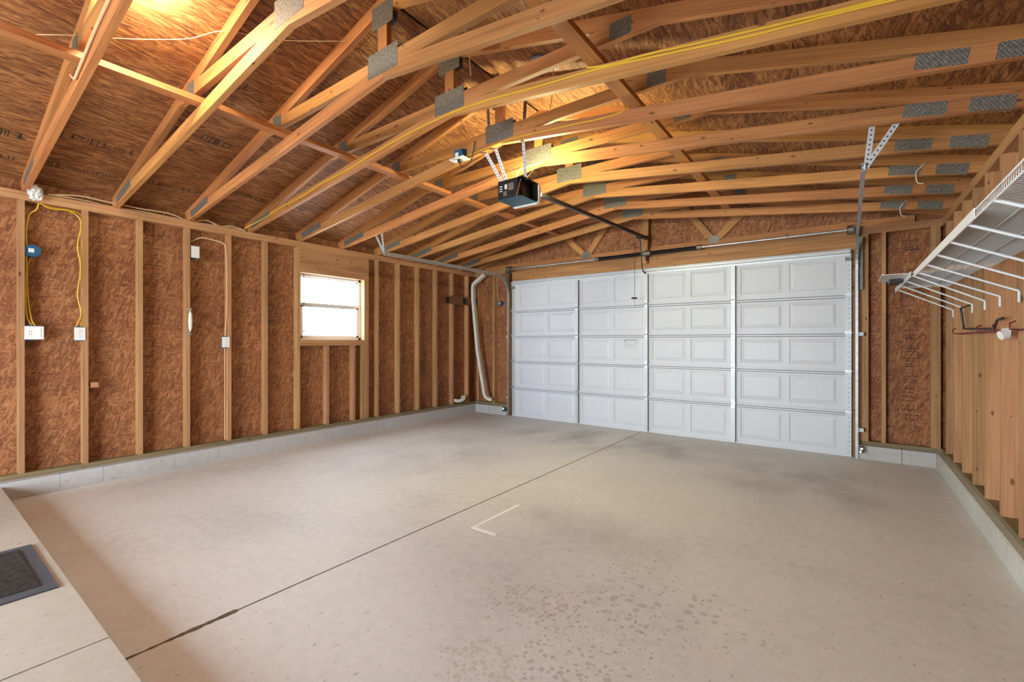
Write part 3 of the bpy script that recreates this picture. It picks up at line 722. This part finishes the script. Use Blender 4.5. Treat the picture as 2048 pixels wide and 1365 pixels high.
# tracks
def track(name, x, side, label, ymin, hpts):
    t = thing(name, (x, 6.43, 0), label, 'door track', 'garage door tracks')
    rad = .34; zc = 2.455; yv = 6.44
    path = [(x, yv, .0), (x, yv, 1.0)]
    for k in range(0, 9):
        a = k/8*PI/2; path.append((x, yv-rad+rad*math.cos(a), zc-rad+rad*math.sin(a)))
    path.append((x, ymin, zc))
    bm = NB()
    # C section swept along the path
    prof = [(-.006, -.026), (.019, -.026), (.019, -.020), (-.003, -.020), (-.003, .020), (.019, .020), (.019, .026), (-.006, .026)]
    rings = []
    P = [Vector(p) for p in path]
    for i, p in enumerate(P):
        a = P[max(i-1, 0)]; b = P[min(i+1, len(P)-1)]; tt = (b-a).normalized()
        nn_ = Vector((1, 0, 0)).cross(tt).normalized()
        rings.append([bm.verts.new(p + Vector((-side*u, 0, 0)) + nn_*w) for u, w in prof])
    m = len(prof)
    for i in range(len(rings)-1):
        for k in range(m): bm.faces.new((rings[i][k], rings[i][(k+1) % m], rings[i+1][(k+1) % m], rings[i+1][k]))
    bm.faces.new(rings[0]); bm.faces.new(rings[-1])
    obj('rail', bm, M['galv'], t)
    bm = NB(); box(bm, x+side*.006 if side > 0 else x-.05, x+.05 if side > 0 else x-.006, yv+.026, YD-.001, .30 if 0 else 1.9, 2.5); obj('wall_angle', bm, M['dull'], t)
    for zz in (.32, 1.40):
        bm = NB(); box(bm, min(x+side*.005, x+side*.055), max(x+side*.005, x+side*.055), yv-.002, YD, zz-.02, zz+.02); obj('jamb_bracket', bm, M['galv_light'], t, bevel=.003)
    # perforated hanger straps up to the truss
    base = Vector((x+side*.01, ymin+.02, zc+.01))
    for tx, ty in hpts:
        topp = Vector((tx, ty, zb(tx)+.03)); d = (topp-base); L = d.length; d.normalize()
        bm = NB(); sidev = Vector((1, 0, 0)) - d*d.x; sidev.normalize(); nrm = d.cross(sidev)
        def q(l, w, th): return base + d*l + sidev*w + nrm*th
        w2 = .016
        vs = [bm.verts.new(q(l, w, th)) for l in (-.02, L) for w in (-w2, w2) for th in (0, .003)]
        for f in ((0,1,3,2),(4,6,7,5),(0,4,5,1),(2,3,7,6),(0,2,6,4),(1,5,7,3)): bm.faces.new([vs[i] for i in f])
        nh = int(L/.03)
        for h in range(nh):
            c = q(.012+h*.03, 0, -.0006); cyl(bm, c, c+nrm*.0042, .0055, 8, 1)
        obj('hanger_strap', bm, [M['galv_light'], M['black']], t)
    return t
track('door_track', -4.83, -1, 'galvanised left track curving up beside the garage door and back under the trusses', 3.74, ((-4.86, 3.74), (-4.99, 3.74)))
track('door_track', .09, 1, 'galvanised right track curving up beside the garage door and back under the trusses', 3.74, ((.13, 3.74), (.262, 3.74)))

# photo eyes
for x, lm, lab in ((-4.862, 'led_green', 'small door safety sensor with a green light, left of the garage door'), (.125, 'led_amber', 'small door safety sensor with amber light, right of the garage door')):
    t = thing('safety_sensor', (x, 6.36, .11), lab, 'safety sensor', 'door safety sensors')
    bm = NB(); box(bm, x-.02, x+.02, 6.335, 6.375, .085, .155); obj('housing', bm, M['black'], t, bevel=.004)
    bm = NB(); cyl(bm, (x, 6.330, .13), (x, 6.3355, .13), .011, 10); obj('indicator_light', bm, M[lm], t)
    bm = NB(); box(bm, x-.006, x+.006, 6.375, 6.46, .09, .105); obj('bracket', bm, M['dull'], t)
    if x > 0:
        bm = NB(); cyl(bm, (x-.01, 6.330, .098), (x-.01, 6.3355, .098), .009, 10); obj('indicator_light', bm, M['led_green'], t)

# ------------------------------------------------------------------ garage door opener
op = thing('door_opener', (-2.345, 3.26, 2.55), 'dark garage door opener with a white end cap hanging from the trusses', 'garage door opener')
x0, x1, y0, y1, z0, z1 = -2.472, -2.213, 3.143, 3.388, 2.553, 2.715
bm = NB(); box(bm, x0, x1, y0, y1, z0, z0+.004); box(bm, x0, x0+.004, y0, y1, z0, z1); obj('pan', bm, M['teal'], op)
bm = NB(); box(bm, x0+.004, x1-.05, y0, y0+.012, z0+.004, z1); obj('rear_panel', bm, M['black'], op, bevel=.003)
bm = NB()
for i in range(3): box(bm, x0+.02, x0+.05, y0-.003, y0, z1-.05-i*.02, z1-.042-i*.02)
box(bm, x0+.075, x0+.10, y0-.002, y0, z1-.075, z1-.035)
obj('label', bm, M['white_plastic'], op)
bm = NB(); box(bm, x0+.11, x0+.17, y0-.002, y0, z1-.09, z1-.03); box(bm, x0+.06, x0+.10, y0-.002, y0, z0+.03, z0+.07); obj('control_label', bm, M['dull'], op)
bm = NB(); box(bm, x0+.03, x1-.06, y0+.02, y1-.03, z0+.01, z1+.01); cyl(bm, (x1-.08, y0+.10, z0+.07), (x1-.05, y0+.10, z0+.07), .04, 16); obj('motor_housing', bm, M['black'], op, bevel=.004)
bm = NB(); box(bm, x0, x1+.006, y1-.012, y1, z0+.012, z1); obj('front_plate', bm, M['black'], op, bevel=.003)
bm = NB(); box(bm, x0, x1+.004, y0, y1+.02, z1, z1+.005); obj('top_plate', bm, M['black'], op)
bm = NB()   # white bezel: U of plastic round the front plate
path = [(x0-.004, y1+.004, z0-.003), (x1-.02, y1+.004, z0-.006), (x1+.008, y1+.004, z0+.004), (x1+.014, y1+.004, z0+.03), (x1+.012, y1+.004, z1-.03), (x1, y1+.004, z1-.004)]
tube(bm, path, 0, flat=(.012, .030, (0, 1, 0))); obj('white_bezel', bm, M['lens'], op)
bm = NB()
for i in range(6):
    pass
bmesh.ops.create_uvsphere(bm, u_segments=16, v_segments=10, radius=.028, matrix=Matrix.Translation((x1-.06+.03, y1+.055, z0+.09)))
cyl(bm, (x1-.03, y1, z0+.09), (x1-.03, y1+.035, z0+.09), .014, 12)
obj('light_bulb', bm, M['bulb'], op, smooth=True)
for (a, b) in (((-2.46, 3.20, z1), (-2.62, 3.10, 3.06)), ((-2.44, 3.24, z1), (-2.50, 3.10, 3.09)), ((-2.23, 3.22, z1), (-2.175, 3.10, 3.05))):
    bm = NB(); A_, B_ = Vector(a), Vector(b); d = (B_-A_).normalized()
    tube(bm, [a, b], 0, flat=(.030, .003, (0, 1, 0)))
    L = (B_-A_).length; nrm = Vector((0, 1, 0)) - d*d.y; nrm.normalize()
    for h in range(int(L/.03)):
        c = A_ + d*(.015+.03*h); cyl(bm, c-nrm*.0022, c+nrm*.0022, .005, 8, 1)
    obj('hanger_strap', bm, [M['galv_light'], M['black']], op)
for a, b in (((-2.56, 3.135, 3.10), (-2.58, 3.135, 3.42)), ((-2.19, 3.135, 3.08), (-2.17, 3.135, 3.40))):
    bm = NB(); tube(bm, [a, b], 0, flat=(.032, .003, (0, 1, 0)))
    for h in range(10): cyl(bm, (a[0]+(b[0]-a[0])*h/10, 3.1325, a[2]+.015+.03*h), (a[0]+(b[0]-a[0])*h/10, 3.1375, a[2]+.015+.03*h), .005, 8, 1)
    obj('hanger_strap', bm, [M['dull'], M['black']], op)
bm = NB(); tube(bm, [(-2.345, y1, 2.70), (-2.345, 4.9, 2.757), (-2.345, 6.44, 2.815)], 0, flat=(.032, .036, (0, 0, 1))); obj('drive_rail', bm, M['black'], op, bevel=.003)
bm = NB(); box(bm, -2.375, -2.315, 6.42, 6.468, 2.79, 2.84); obj('header_bracket', bm, M['black'], op)
bm = NB(); box(bm, -2.375, -2.315, 6.14, 6.24, 2.765, 2.79); tube(bm, spline([(-2.345, 6.19, 2.77), (-2.345, 6.235, 2.66), (-2.345, 6.27, 2.45), (-2.345, 6.32, 2.325), (-2.345, 6.44, 2.30)]), 0, flat=(.022, .008, (1, 0, 0))); obj('door_arm', bm, M['black'], op)
tag(None or obj('release_cord', (lambda b_: (tube(b_, [(-2.42, 6.2, 2.765), (-2.42, 6.2, 2.3), (-2.42, 6.2, 1.93)], .003, 6), tube(b_, [(-2.465, 6.2, 1.93), (-2.385, 6.2, 1.925)], .012, 8), tube(b_, [(-2.42, 6.2, 1.93), (-2.415, 6.2, 1.80)], .002, 6), b_)[-1])(NB()), M['black'], op, smooth=True))
bm = NB(); tube(bm, spline([(-2.26, 3.2, 2.72), (-2.22, 3.13, 2.68), (-2.24, 3.12, 2.60), (-2.28, 3.15, 2.556)]), .002, 6); obj('wire', bm, M['tan'], op, smooth=True)
point_light('opener_bulb_light', (-2.28, y1+.11, z0+.22), 50, (1, .94, .50), .04)

# outlet box on the truss with the opener cord
ob = thing('ceiling_outlet', (-2.83, 3.05, 2.97), 'dark junction box with a white outlet plate on a truss, black plug in it', 'outlet')
bm = NB(); box(bm, -2.885, -2.785, 3.02, 3.078, 2.975, 3.055); obj('box', bm, M['blue'], ob, bevel=.004)
bm = NB(); box(bm, -2.87, -2.83, 3.0185, 3.02, 2.99, 3.03); obj('sticker', bm, M['white_plastic'], ob)
bm = NB(); box(bm, -2.92, -2.75, 2.99, 3.09, 2.967, 2.974); obj('cover_plate', bm, M['white_plastic'], ob, bevel=.002)
bm = NB(); box(bm, -2.84, -2.81, 3.02, 3.05, 2.94, 2.967)
tag(obj('plug', bm, M['black'], ob, bevel=.003))
bm = NB(); tube(bm, spline([(-2.825, 3.035, 2.945), (-2.81, 3.03, 2.90), (-2.76, 3.03, 2.885), (-2.70, 3.04, 2.92), (-2.68, 3.05, 3.0), (-2.67, 3.065, 3.10)]), .004, 8)
tag(obj('opener_cord', bm, M['black'], smooth=True), 'black power cord looping from the ceiling outlet plug up to the truss', 'cord')

# roof vent seen between trusses
bm = NB(); bmesh.ops.create_cone(bm, cap_ends=True, segments=24, radius1=.11, radius2=.10, depth=.02, matrix=Matrix.Translation((-1.80, 2.85, zt(-1.80)-.014)) @ Matrix.Rotation(math.atan(.25), 4, 'Y'))
tag(obj('roof_vent', bm, plain('blue grey plastic', (.16, .20, .27), .5)), 'round blue grey vent cap on the right roof slope above the opener', 'vent')
# ceiling lamp near the camera, just above the picture edge
lp = thing('ceiling_lamp', (-3.14, .80, 3.20), 'warm porcelain lamp holder with bare bulb under the deck by the nearest truss', 'lamp')
lx, ly = -3.14, .80
bm = NB(); cyl(bm, (lx, ly, zt(lx)-.055), (lx, ly, zt(lx)-.01), .055, 20); obj('lamp_holder', bm, M['white_plastic'], lp)
bm = NB(); bmesh.ops.create_uvsphere(bm, u_segments=16, v_segments=10, radius=.032, matrix=Matrix.Translation((lx, ly, zt(lx)-.095))); cyl(bm, (lx, ly, zt(lx)-.08), (lx, ly, zt(lx)-.05), .015, 12); obj('light_bulb', bm, M['bulb'], lp, smooth=True)
point_light('ceiling_lamp_light', (lx, ly, zt(lx)-.15), 40, (1, .94, .70), .05)

# ------------------------------------------------------------------ cables
def cable(name, pts, r, mat, label, cat='cable', group=None, k=6):
    bm = NB(); tube(bm, spline(pts, k), r, 7); return tag(obj(name, bm, mat, smooth=True), label, cat, group)
def chord_pt(x, y, f, off=.007): return (x, y-off, zb(x)+.09*f)
P = [(-5.62, 2.40, 2.63)]
for x, f in ((-5.3,.5),(-4.9,.62),(-4.5,.45),(-4.1,.55),(-3.7,.4),(-3.3,.5),(-2.9,.45),(-2.55,.2),(-2.3,.22),(-2.0,.45),(-1.6,.55),(-1.2,.72),(-.8,.6),(-.4,.45),(0,.5),(.4,.45),(.7,.5)): P.append(chord_pt(x, TY[3], f))
cable('yellow_cable', P, .0065, M['yellow'], 'long yellow cable stapled across the face of the fourth truss, wall to wall')
P = [chord_pt(x, TY[3], f, .008) for x, f in ((-1.25,.95),(-1.1,.78),(-.9,.85),(-.6,.75),(-.2,.66),(.2,.62),(.7,.66))]
cable('yellow_cable', P, .0065, M['yellow'], 'second yellow cable above the long one, right half of the same truss')
P = [chord_pt(x, TY[4], f) for x, f in ((-2.78,.3),(-2.55,.12),(-2.3,.2),(-2.0,.4),(-1.7,.55),(-1.45,.62),(-1.32,.8),(-1.27,1.15))]
P += [(-1.255, 2.9, 3.0), (-1.255, 2.62, 3.0), (-1.25, 2.50, 3.0)]
cable('yellow_cable', P, .0055, M['yellow'], 'yellow cable along the peak of the truss holding the outlet box')
P = [(-3.64, TY[5]-.01, 2.93)] + [chord_pt(x, TY[5], f) for x, f in ((-3.5,.7),(-3.2,.5),(-2.9,.6),(-2.6,.5))]
cable('orange_twine', P, .004, M['orange'], 'thin orange twine tied along the truss left of the opener', 'twine')
cable('tan_cable', [(-2.6, .636, 3.11), (-2.98, .636, 3.035), (-3.15, .636, 3.01), (-3.33, .636, 2.975), (-3.5, .634, 2.93), (-3.62, .634, 2.905), (-3.70, .632, 2.885), (-3.78, .63, 2.93)], .008, M['tan'], 'thick tan cable stapled down the lower chord nearest the camera')
cable('string_line', [(-3.958, .379, 3.113), (-3.753, .635, 3.165), (-3.641, .80, 3.192), (-3.53, .95, 3.22), (-3.382, 1.117, 3.257), (-3.20, 1.245, 3.30), (-3.057, 1.528, 3.338), (-2.80, 1.85, 3.40)], .0025, M['tan'], 'thin pale string stretched across under the roof deck, upper left', 'string')
cable('loose_wire', [(-2.0, 2.2, 3.36), (-1.98, 2.21, 3.2), (-1.97, 2.22, 3.05)], .0035, M['tan'], 'short copper coloured wire hanging behind the peak of the third truss', 'wire')
cable('loose_wire', [(-1.72, 2.84, 3.33), (-1.72, 2.83, 3.15), (-1.74, 2.82, 3.0)], .0035, M['tan'], 'copper coloured wire hanging below the round roof vent', 'wire')
cable('bell_wire', [(-2.25, 3.25, 2.73), (-2.15, 3.35, 2.90), (-2.28, 3.5, 2.95), (-2.45, 3.45, 2.92), (-2.40, 3.3, 2.74)], .0025, M['white_wire'], 'thin white low voltage wire looping above the opener', 'wire')
for dz, dy, lab in ((.012, 0, 'lower tan cable lying on the left top plate under the eave'), (.05, .02, 'upper tan cable bowing along the left eave')):
    cable('tan_cable', [(-5.70, .80, ZTP+.012), (-5.715, 1.02, ZTP+.012+dz*.9), (-5.72, 1.22, ZTP+dz), (-5.72, 1.45, ZTP+dz*.7+.01), (-5.715, 1.70, ZTP+dz), (-5.72, 1.88, ZTP+.012), (-5.715, 2.05, ZTP+dz), (-5.70, 2.17, ZTP+.01), (-5.71, 2.3, ZTP+dz*.6+.008), (-5.69, 2.44, ZTP+.012)], .007, M['tan'], lab, group=None)
cable('yellow_cable', [(-5.70, .745, 2.53), (-5.70, .73, 2.47), (-5.71, .69, 2.42), (-5.72, .672, 2.3), (-5.70, .672, 2.1), (-5.71, .668, 1.8), (-5.705, .672, 1.55), (-5.70, .70, 1.46)], .0055, M['yellow'], 'yellow cable down the right side of the first stud to the wide switch plate')
cable('yellow_cable', [(-5.74, .70, 2.045), (-5.735, .68, 1.95), (-5.715, .682, 1.7), (-5.71, .70, 1.52), (-5.70, .722, 1.455)], .0055, M['yellow'], 'yellow cable from the blue round box down to the wide switch plate')
cable('yellow_cable', [(-5.69, .75, 2.53), (-5.70, .82, 2.50), (-5.71, .93, 2.51), (-5.71, 1.0, 2.47), (-5.70, 1.018, 2.38), (-5.705, .995, 2.2), (-5.70, 1.015, 2.0), (-5.705, .995, 1.75), (-5.70, 1.018, 1.58), (-5.70, .985, 1.455)], .0055, M['yellow'], 'left one of two yellow cables arching over to the second stud and its outlet')
cable('yellow_cable', [(-5.70, .75, 2.535), (-5.72, .84, 2.515), (-5.73, .95, 2.52), (-5.725, 1.02, 2.485), (-5.72, 1.028, 2.3), (-5.72, 1.022, 2.0), (-5.72, 1.03, 1.7), (-5.71, 1.02, 1.455)], .0055, M['yellow'], 'right one of two yellow cables arching over to the second stud and its outlet')
cable('tan_cable', [(-5.73, 1.90, 2.40), (-5.70, 1.99, 2.455), (-5.70, 2.10, 2.45), (-5.69, 2.20, 2.43), (-5.70, 2.235, 2.35), (-5.70, 2.243, 2.0), (-5.70, 2.240, 1.6), (-5.70, 2.225, 1.38)], .0065, M['tan'], 'tan cable dropping beside the fifth stud to the low outlet')
cable('tan_cable', [(-5.72, 2.23, 1.25), (-5.73, 2.235, .9), (-5.73, 2.235, .4), (-5.73, 2.235, .2)], .005, M['tan'], 'tan cable running down below the low outlet to the sill')
cable('tan_cable', [(-5.21+.02, 6.58, 2.5), (-5.19, 6.57, 2.3), (-5.17, 6.57, 2.1), (-5.15, 6.575, 2.04)], .005, M['tan'], 'tan cable dropping to the blue box near the garage door')
bm = NB(); rg = random.Random(5)
bmesh.ops.create_icosphere(bm, subdivisions=3, radius=.06, matrix=Matrix.Translation((-5.64, .715, 2.60)) @ Matrix.Diagonal((.45, .8, 1.1, 1)))
for v in bm.verts: v.co += Vector((rg.uniform(-.01, .01), rg.uniform(-.012, .012), rg.uniform(-.012, .012)))
tag(obj('foil_wad', bm, M['foil']), 'crumpled silver foil stuffed at the first truss heel on the left wall', 'foil')

# ------------------------------------------------------------------ outlets and switches on the left wall
def outlet(name, y0, y1, z0, z1, label, cat, wide=False, x=XL):
    t = thing(name, (x, (y0+y1)/2, z0), label, cat)
    bm = NB(); box(bm, x-.06, x, y0+.018, y1-.018 if not wide else y0+.075, z0-.008, z1+.008); obj('box', bm, M['blue'], t, bevel=.003)
    bm = NB(); box(bm, x+.0005, x+.007, y0, y1, z0, z1); obj('cover_plate', bm, M['white_plastic'], t, bevel=.002)
    ym = (y0+y1)/2; zm = (z0+z1)/2
    if wide:
        bm = NB(); box(bm, x+.007, x+.010, y1-.045, y1-.018, zm-.034, zm+.034); obj('rocker', bm, M['lens'], t, bevel=.001)
        bm = NB()
        for dz in (-.012, .010):
            for dy in (-.006, .004): box(bm, x+.007, x+.0075, y0+.035+dy, y0+.038+dy, zm+dz-.005, zm+dz+.005)
        obj('slot', bm, M['black'], t)
    else:
        bm = NB()
        for dz in (-.022, .022): cyl(bm, (x+.007, ym, zm+dz), (x+.0085, ym, zm+dz), .016, 16)
        obj('receptacle', bm, M['lens'], t)
        bm = NB()
        for dz in (-.022, .022):
            for dy in (-.006, .006): box(bm, x+.0085, x+.0092, ym+dy-.001, ym+dy+.001, zm+dz-.003, zm+dz+.007)
            cyl(bm, (x+.0085, ym, zm+dz-.009), (x+.0092, ym, zm+dz-.009), .0025, 8)
        obj('slot', bm, M['black'], t)
    return t
outlet('switch_plate', .655, .772, 1.336, 1.450, 'wide white plate with outlet slots and a rocker switch beside the first stud', 'switch plate', True)
outlet('wall_outlet', .967, 1.042, 1.330, 1.446, 'white wall outlet left of the second stud at chest height', 'outlet')
outlet('wall_outlet', 1.885, 1.962, 2.222, 2.346, 'white wall outlet high up on the fourth stud near the top plate', 'outlet')
outlet('wall_outlet', 2.185, 2.262, 1.250, 1.368, 'white wall outlet at the end of the tan cable beside the fifth stud', 'outlet')
t = thing('junction_box', (XL-.03, .70, 2.05), 'round blue ceiling box with a white sticker fixed to the first stud', 'junction box')
bm = NB(); cyl(bm, (XL-.06, .705, 2.105), (XL-.008, .705, 2.105), .052, 24); obj('box', bm, M['blue'], t, bevel=.002)
bm = NB(); box(bm, XL-.008, XL-.0068, .68, .715, 2.09, 2.125); obj('sticker', bm, M['white_plastic'], t)
t = thing('junction_box', (-5.11, 6.56, 1.98), 'small blue round box on the front wall between stud and left track', 'junction box')
bm = NB(); cyl(bm, (-5.11, 6.55, 2.01), (-5.11, YDO-.001, 2.01), .045, 20); obj('box', bm, M['blue'], t, bevel=.002)
bm = NB(); cyl(bm, (-5.11, 6.53, 2.01), (-5.11, 6.55, 2.01), .02, 12); obj('cap', bm, M['galv_light'], t)
board('block_of_wood', XLO, XL+.001, 1.08, 1.135, .886, .936, M['stud'], (0,1,0), 'small pale scrap block fixed right of the second stud near knee height', 'wood block')
# white pull handle on the fourth stud
t = thing('grab_bar', (XL, 1.868, 1.40), 'white roller handle with two steel bolts mounted upright on the fourth stud', 'handle')
bm = NB(); tube(bm, [(XL+.035, 1.868, 1.44), (XL+.035, 1.868, 1.46), (XL+.035, 1.868, 1.53), (XL+.035, 1.868, 1.60), (XL+.035, 1.868, 1.625)], [.012, .017, .020, .017, .012], 14); obj('grip', bm, M['pvc'], t, smooth=True)
bm = NB(); tube(bm, [(XL+.002, 1.868, 1.655), (XL+.035, 1.868, 1.645), (XL+.035, 1.868, 1.42), (XL+.002, 1.868, 1.405)], .005, 8); obj('rod', bm, M['galv'], t)
for z in (1.395, 1.662):
    bm = NB(); box(bm, XL+.0005, XL+.006, 1.845, 1.893, z-.008, z+.008); cyl(bm, (XL+.006, 1.868, z), (XL+.014, 1.868, z), .008, 8); obj('bolt', bm, M['galv'], t)

# ------------------------------------------------------------------ downspout in the corner, elbow, hook board
pth = [(-5.36, 6.43, 2.545), (-5.40, 6.43, 2.52), (-5.56, 6.39, 2.40), (-5.60, 6.385, 2.36), (-5.605, 6.38, 2.28), (-5.60, 6.38, 2.09), (-5.49, 6.38, 1.16), (-5.335, 6.395, .36), (-5.30, 6.40, .30), (-5.25, 6.42, .268), (-5.20, 6.44, .262)]
bm = NB(); tube(bm, pth, 0, flat=(.052, .075, (0, 1, 0)))
tag(obj('downspout', bm, M['pvc'], bevel=.006), 'long white downspout pipe leaning in the corner left of the garage door', 'downspout')
bm = NB(); tube(bm, spline([(XLO+.02, 5.92, .27), (-5.70, 5.98, .245), (-5.66, 6.06, .235), (-5.645, 6.13, .26), (-5.65, 6.17, .31)]), 0, flat=(.055, .07, (1, 0, 0)))
tag(obj('downspout_elbow', bm, M['pvc']), 'short curved white elbow resting on the sill near the left corner', 'pipe elbow')
t = thing('hook_board', (XL, 6.15, 1.98), 'short dark board with a black hook fixed across two studs by the left corner', 'hook board')
bm = NB(); box(bm, XL, XL+.038, 5.80, 6.50, 1.985, 2.125); obj('board', bm, M['dark_board'], t, axis=(0,1,0), bevel=.002)
bm = NB(); box(bm, XL+.038, XL+.046, 6.14, 6.20, 2.0, 2.10); tube(bm, spline([(XL+.046, 6.17, 2.06), (XL+.10, 6.17, 2.05), (XL+.12, 6.18, 2.0), (XL+.08, 6.2, 1.975)]), .009, 8); obj('hook', bm, M['black'], t)
bm = NB(); box(bm, XL-.02, XL+.03, 5.765, 5.80, 1.99, 2.10); obj('end_cap', bm, M['black'], t)

# ------------------------------------------------------------------ floor things
t = thing('door_mat', (-3.5, .2, ZP), 'dark ribbed door mat with grey rubber edge on the concrete step', 'door mat')
bm = NB(); box(bm, -3.86, -3.09, -.02, .473, ZP, ZP+.008); obj('rubber_edge', bm, M['mat_edge'], t, bevel=.003)
bm = NB(); box(bm, -3.80, -3.16, .03, .418, ZP+.008, ZP+.012)
xx = -3.795
while xx < -3.17: box(bm, xx, xx+.006, .035, .413, ZP+.012, ZP+.015); xx += .012
obj('pile', bm, M['mat'], t)
bm = NB()
prism(bm, [(-2.148, 2.985), (-2.116, 2.985), (-2.116, 2.447), (-1.925, 2.447), (-1.925, 2.417), (-2.148, 2.417)], 'z', .0002, .0014)
tag(obj('floor_tape', bm, M['tape']), 'white L shaped strip of tape stuck on the slab near the middle', 'tape')

# ------------------------------------------------------------------ right wall shelving
def shelf(y0, y1, zd, label, xf=.40, seam=None):
    t = thing('wire_shelf', ((xf+XR)/2, (y0+y1)/2, zd), label, 'wire shelf', 'white wire shelves on the right wall')
    bm = NB(); y = y0+.01
    while y < y1:
        tube(bm, [(XR-.003, y, zd), (xf, y, zd), (xf, y, zd-.032)], .0013, 4); y += .0254
    obj('wire_deck', bm, M['white_wire'], t)
    for nm, x, z in (('front_rod', xf+.001, zd-.001), ('front_rod', xf+.001, zd-.034), ('deck_rod', .535, zd-.004), ('deck_rod', .665, zd-.004), ('back_rod', XR-.006, zd-.003)):
        bm = NB(); cyl(bm, (x, y0, z), (x, y1, z), .0032, 8); obj(nm, bm, M['white_wire'], t, smooth=True)
    return t
s1 = shelf(.35, 4.49, 1.836, 'long near white wire shelf running along the right wall')
bm = NB(); box(bm, .3955, .3985, 2.49, 4.49, 1.797, 1.840); obj('front_strip', bm, M['white_wire'], s1)
s2 = shelf(4.72, 6.15, 1.862, 'short far white wire shelf on the right wall beside the garage door corner')
bm = NB(); box(bm, .3955, .3985, 4.72, 6.15, 1.822, 1.866); obj('front_strip', bm, M['white_wire'], s2)
bk = 0
near = [y_-.019 for y_ in ys_r if .3 < y_ < 6.1]
for i, yb in enumerate(near):
    fy = yb + .0; zf = 1.800 if fy < 4.6 else 1.826
    lab = '%s diagonal white shelf brace counted from the garage door' % ORD[len(near)-1-i]
    bm = NB(); tube(bm, [(.402, fy, zf), (XR-.006, fy, 1.612), (XR-.006, fy, 1.602), (XR-.006, fy, 1.555)], .0062, 8)
    tube(bm, [(XR-.006, fy, 1.600), (XR-.006, fy, 1.545)], 0, flat=(.014, .008, (1, 0, 0)))
    tag(obj('shelf_brace', bm, M['white_wire'], smooth=True), lab, 'shelf brace', 'diagonal shelf braces on the right wall')
def sheet(name, x0, x1, y0, y1, z, mat, label, th=.004):
    bm = NB(); box(bm, x0, x1, y0, y1, z, z+th); return tag(obj(name, bm, mat, axis=(1,0,0)), label, 'shelf liner', 'sheets lying on the wire shelves')
sheet('shelf_liner', .42, XR-.01, .4, 2.66, 1.8385, M['vinyl'], 'brown woodgrain sheet lying on the near wire shelf')
sheet('shelf_liner', .42, XR-.01, 2.665, 4.25, 1.8385, M['grey_liner'], 'grey sheet lying on the far half of the near wire shelf')
sheet('shelf_liner', .42, XR-.01, 4.78, 5.95, 1.8645, M['grey_liner'], 'grey sheet lying on the far short wire shelf')
bm = NB(); box(bm, .235, .60, 4.88, 5.46, 1.870, 1.874); box(bm, .232, .238, 4.88, 5.46, 1.870, 1.882)
tag(obj('white_panel', bm, M['white_plastic']), 'white flat panel sticking out past the front of the far wire shelf', 'panel')
bm = NB(); box(bm, .30, .38, 5.22, 5.50, 1.838, 1.868); tag(obj('dark_case', bm, M['black'], bevel=.004), 'small black case hanging out under the white panel', 'case')

# hooks
bm = NB(); tube(bm, [(XR-.004, 5.16, 1.615), (XR-.03, 5.32, 1.60), (XR-.03, 5.34, 1.585), (XR-.012, 5.34, 1.425), (XR-.012, 4.45, 1.405), (XR-.012, 4.36, 1.405), (XR-.012, 4.30, 1.45), (XR-.012, 4.26, 1.462), (XR-.012, 4.15, 1.466)], .008, 8)
tag(obj('bent_hanger', bm, M['black'], smooth=True), 'black bent hanger rod across several studs under the far shelf', 'hanger')
t = thing('tool_rack', (XR-.02, 4.5, 1.37), 'long dark red tool rack bar with short prongs on the right wall studs', 'tool rack')
bm = NB(); box(bm, XR-.010, XR-.002, 3.2, 5.55, 1.378, 1.392); obj('bar', bm, M['red'], t)
for yy in (5.54, 4.62, 4.18, 3.80, 3.4):
    bm = NB(); tube(bm, [(XR-.008, yy, 1.385), (XR-.05, yy, 1.39), (XR-.05, yy, 1.425), (XR-.035, yy-.03, 1.435)], .005, 6); obj('prong', bm, M['red'], t)
t = thing('hose_clip', (XR-.03, 4.02, 1.34), 'white plastic clip hanging on the red tool rack', 'clip')
bm = NB(); box(bm, XR-.022, XR-.011, 3.97, 4.13, 1.345, 1.40); obj('base', bm, M['white_plastic'], t, bevel=.003)
bm = NB(); cyl(bm, (XR-.022, 3.99, 1.365), (XR-.055, 3.98, 1.355), .028, 14); obj('cap', bm, M['white_plastic'], t)
for y, x, z, lab in ((TY[7]-.012, .47, 0, 'pale bent wire hook hanging on a truss near the right wall'), (TY[9]-.012, .455, 0, 'pale bent wire hook on the last truss near the right corner')):
    z = zb(x); bm = NB(); tube(bm, spline([(x+.03, y, z+.09), (x-.005, y, z+.055), (x-.025, y, z+.02), (x-.02, y, z-.045), (x-.005, y, z-.065), (x+.02, y, z-.07)]), .0035, 8)
    tag(obj('wire_hook', bm, M['white_wire'], smooth=True), lab, 'hook', 'bent wire hooks on the trusses')
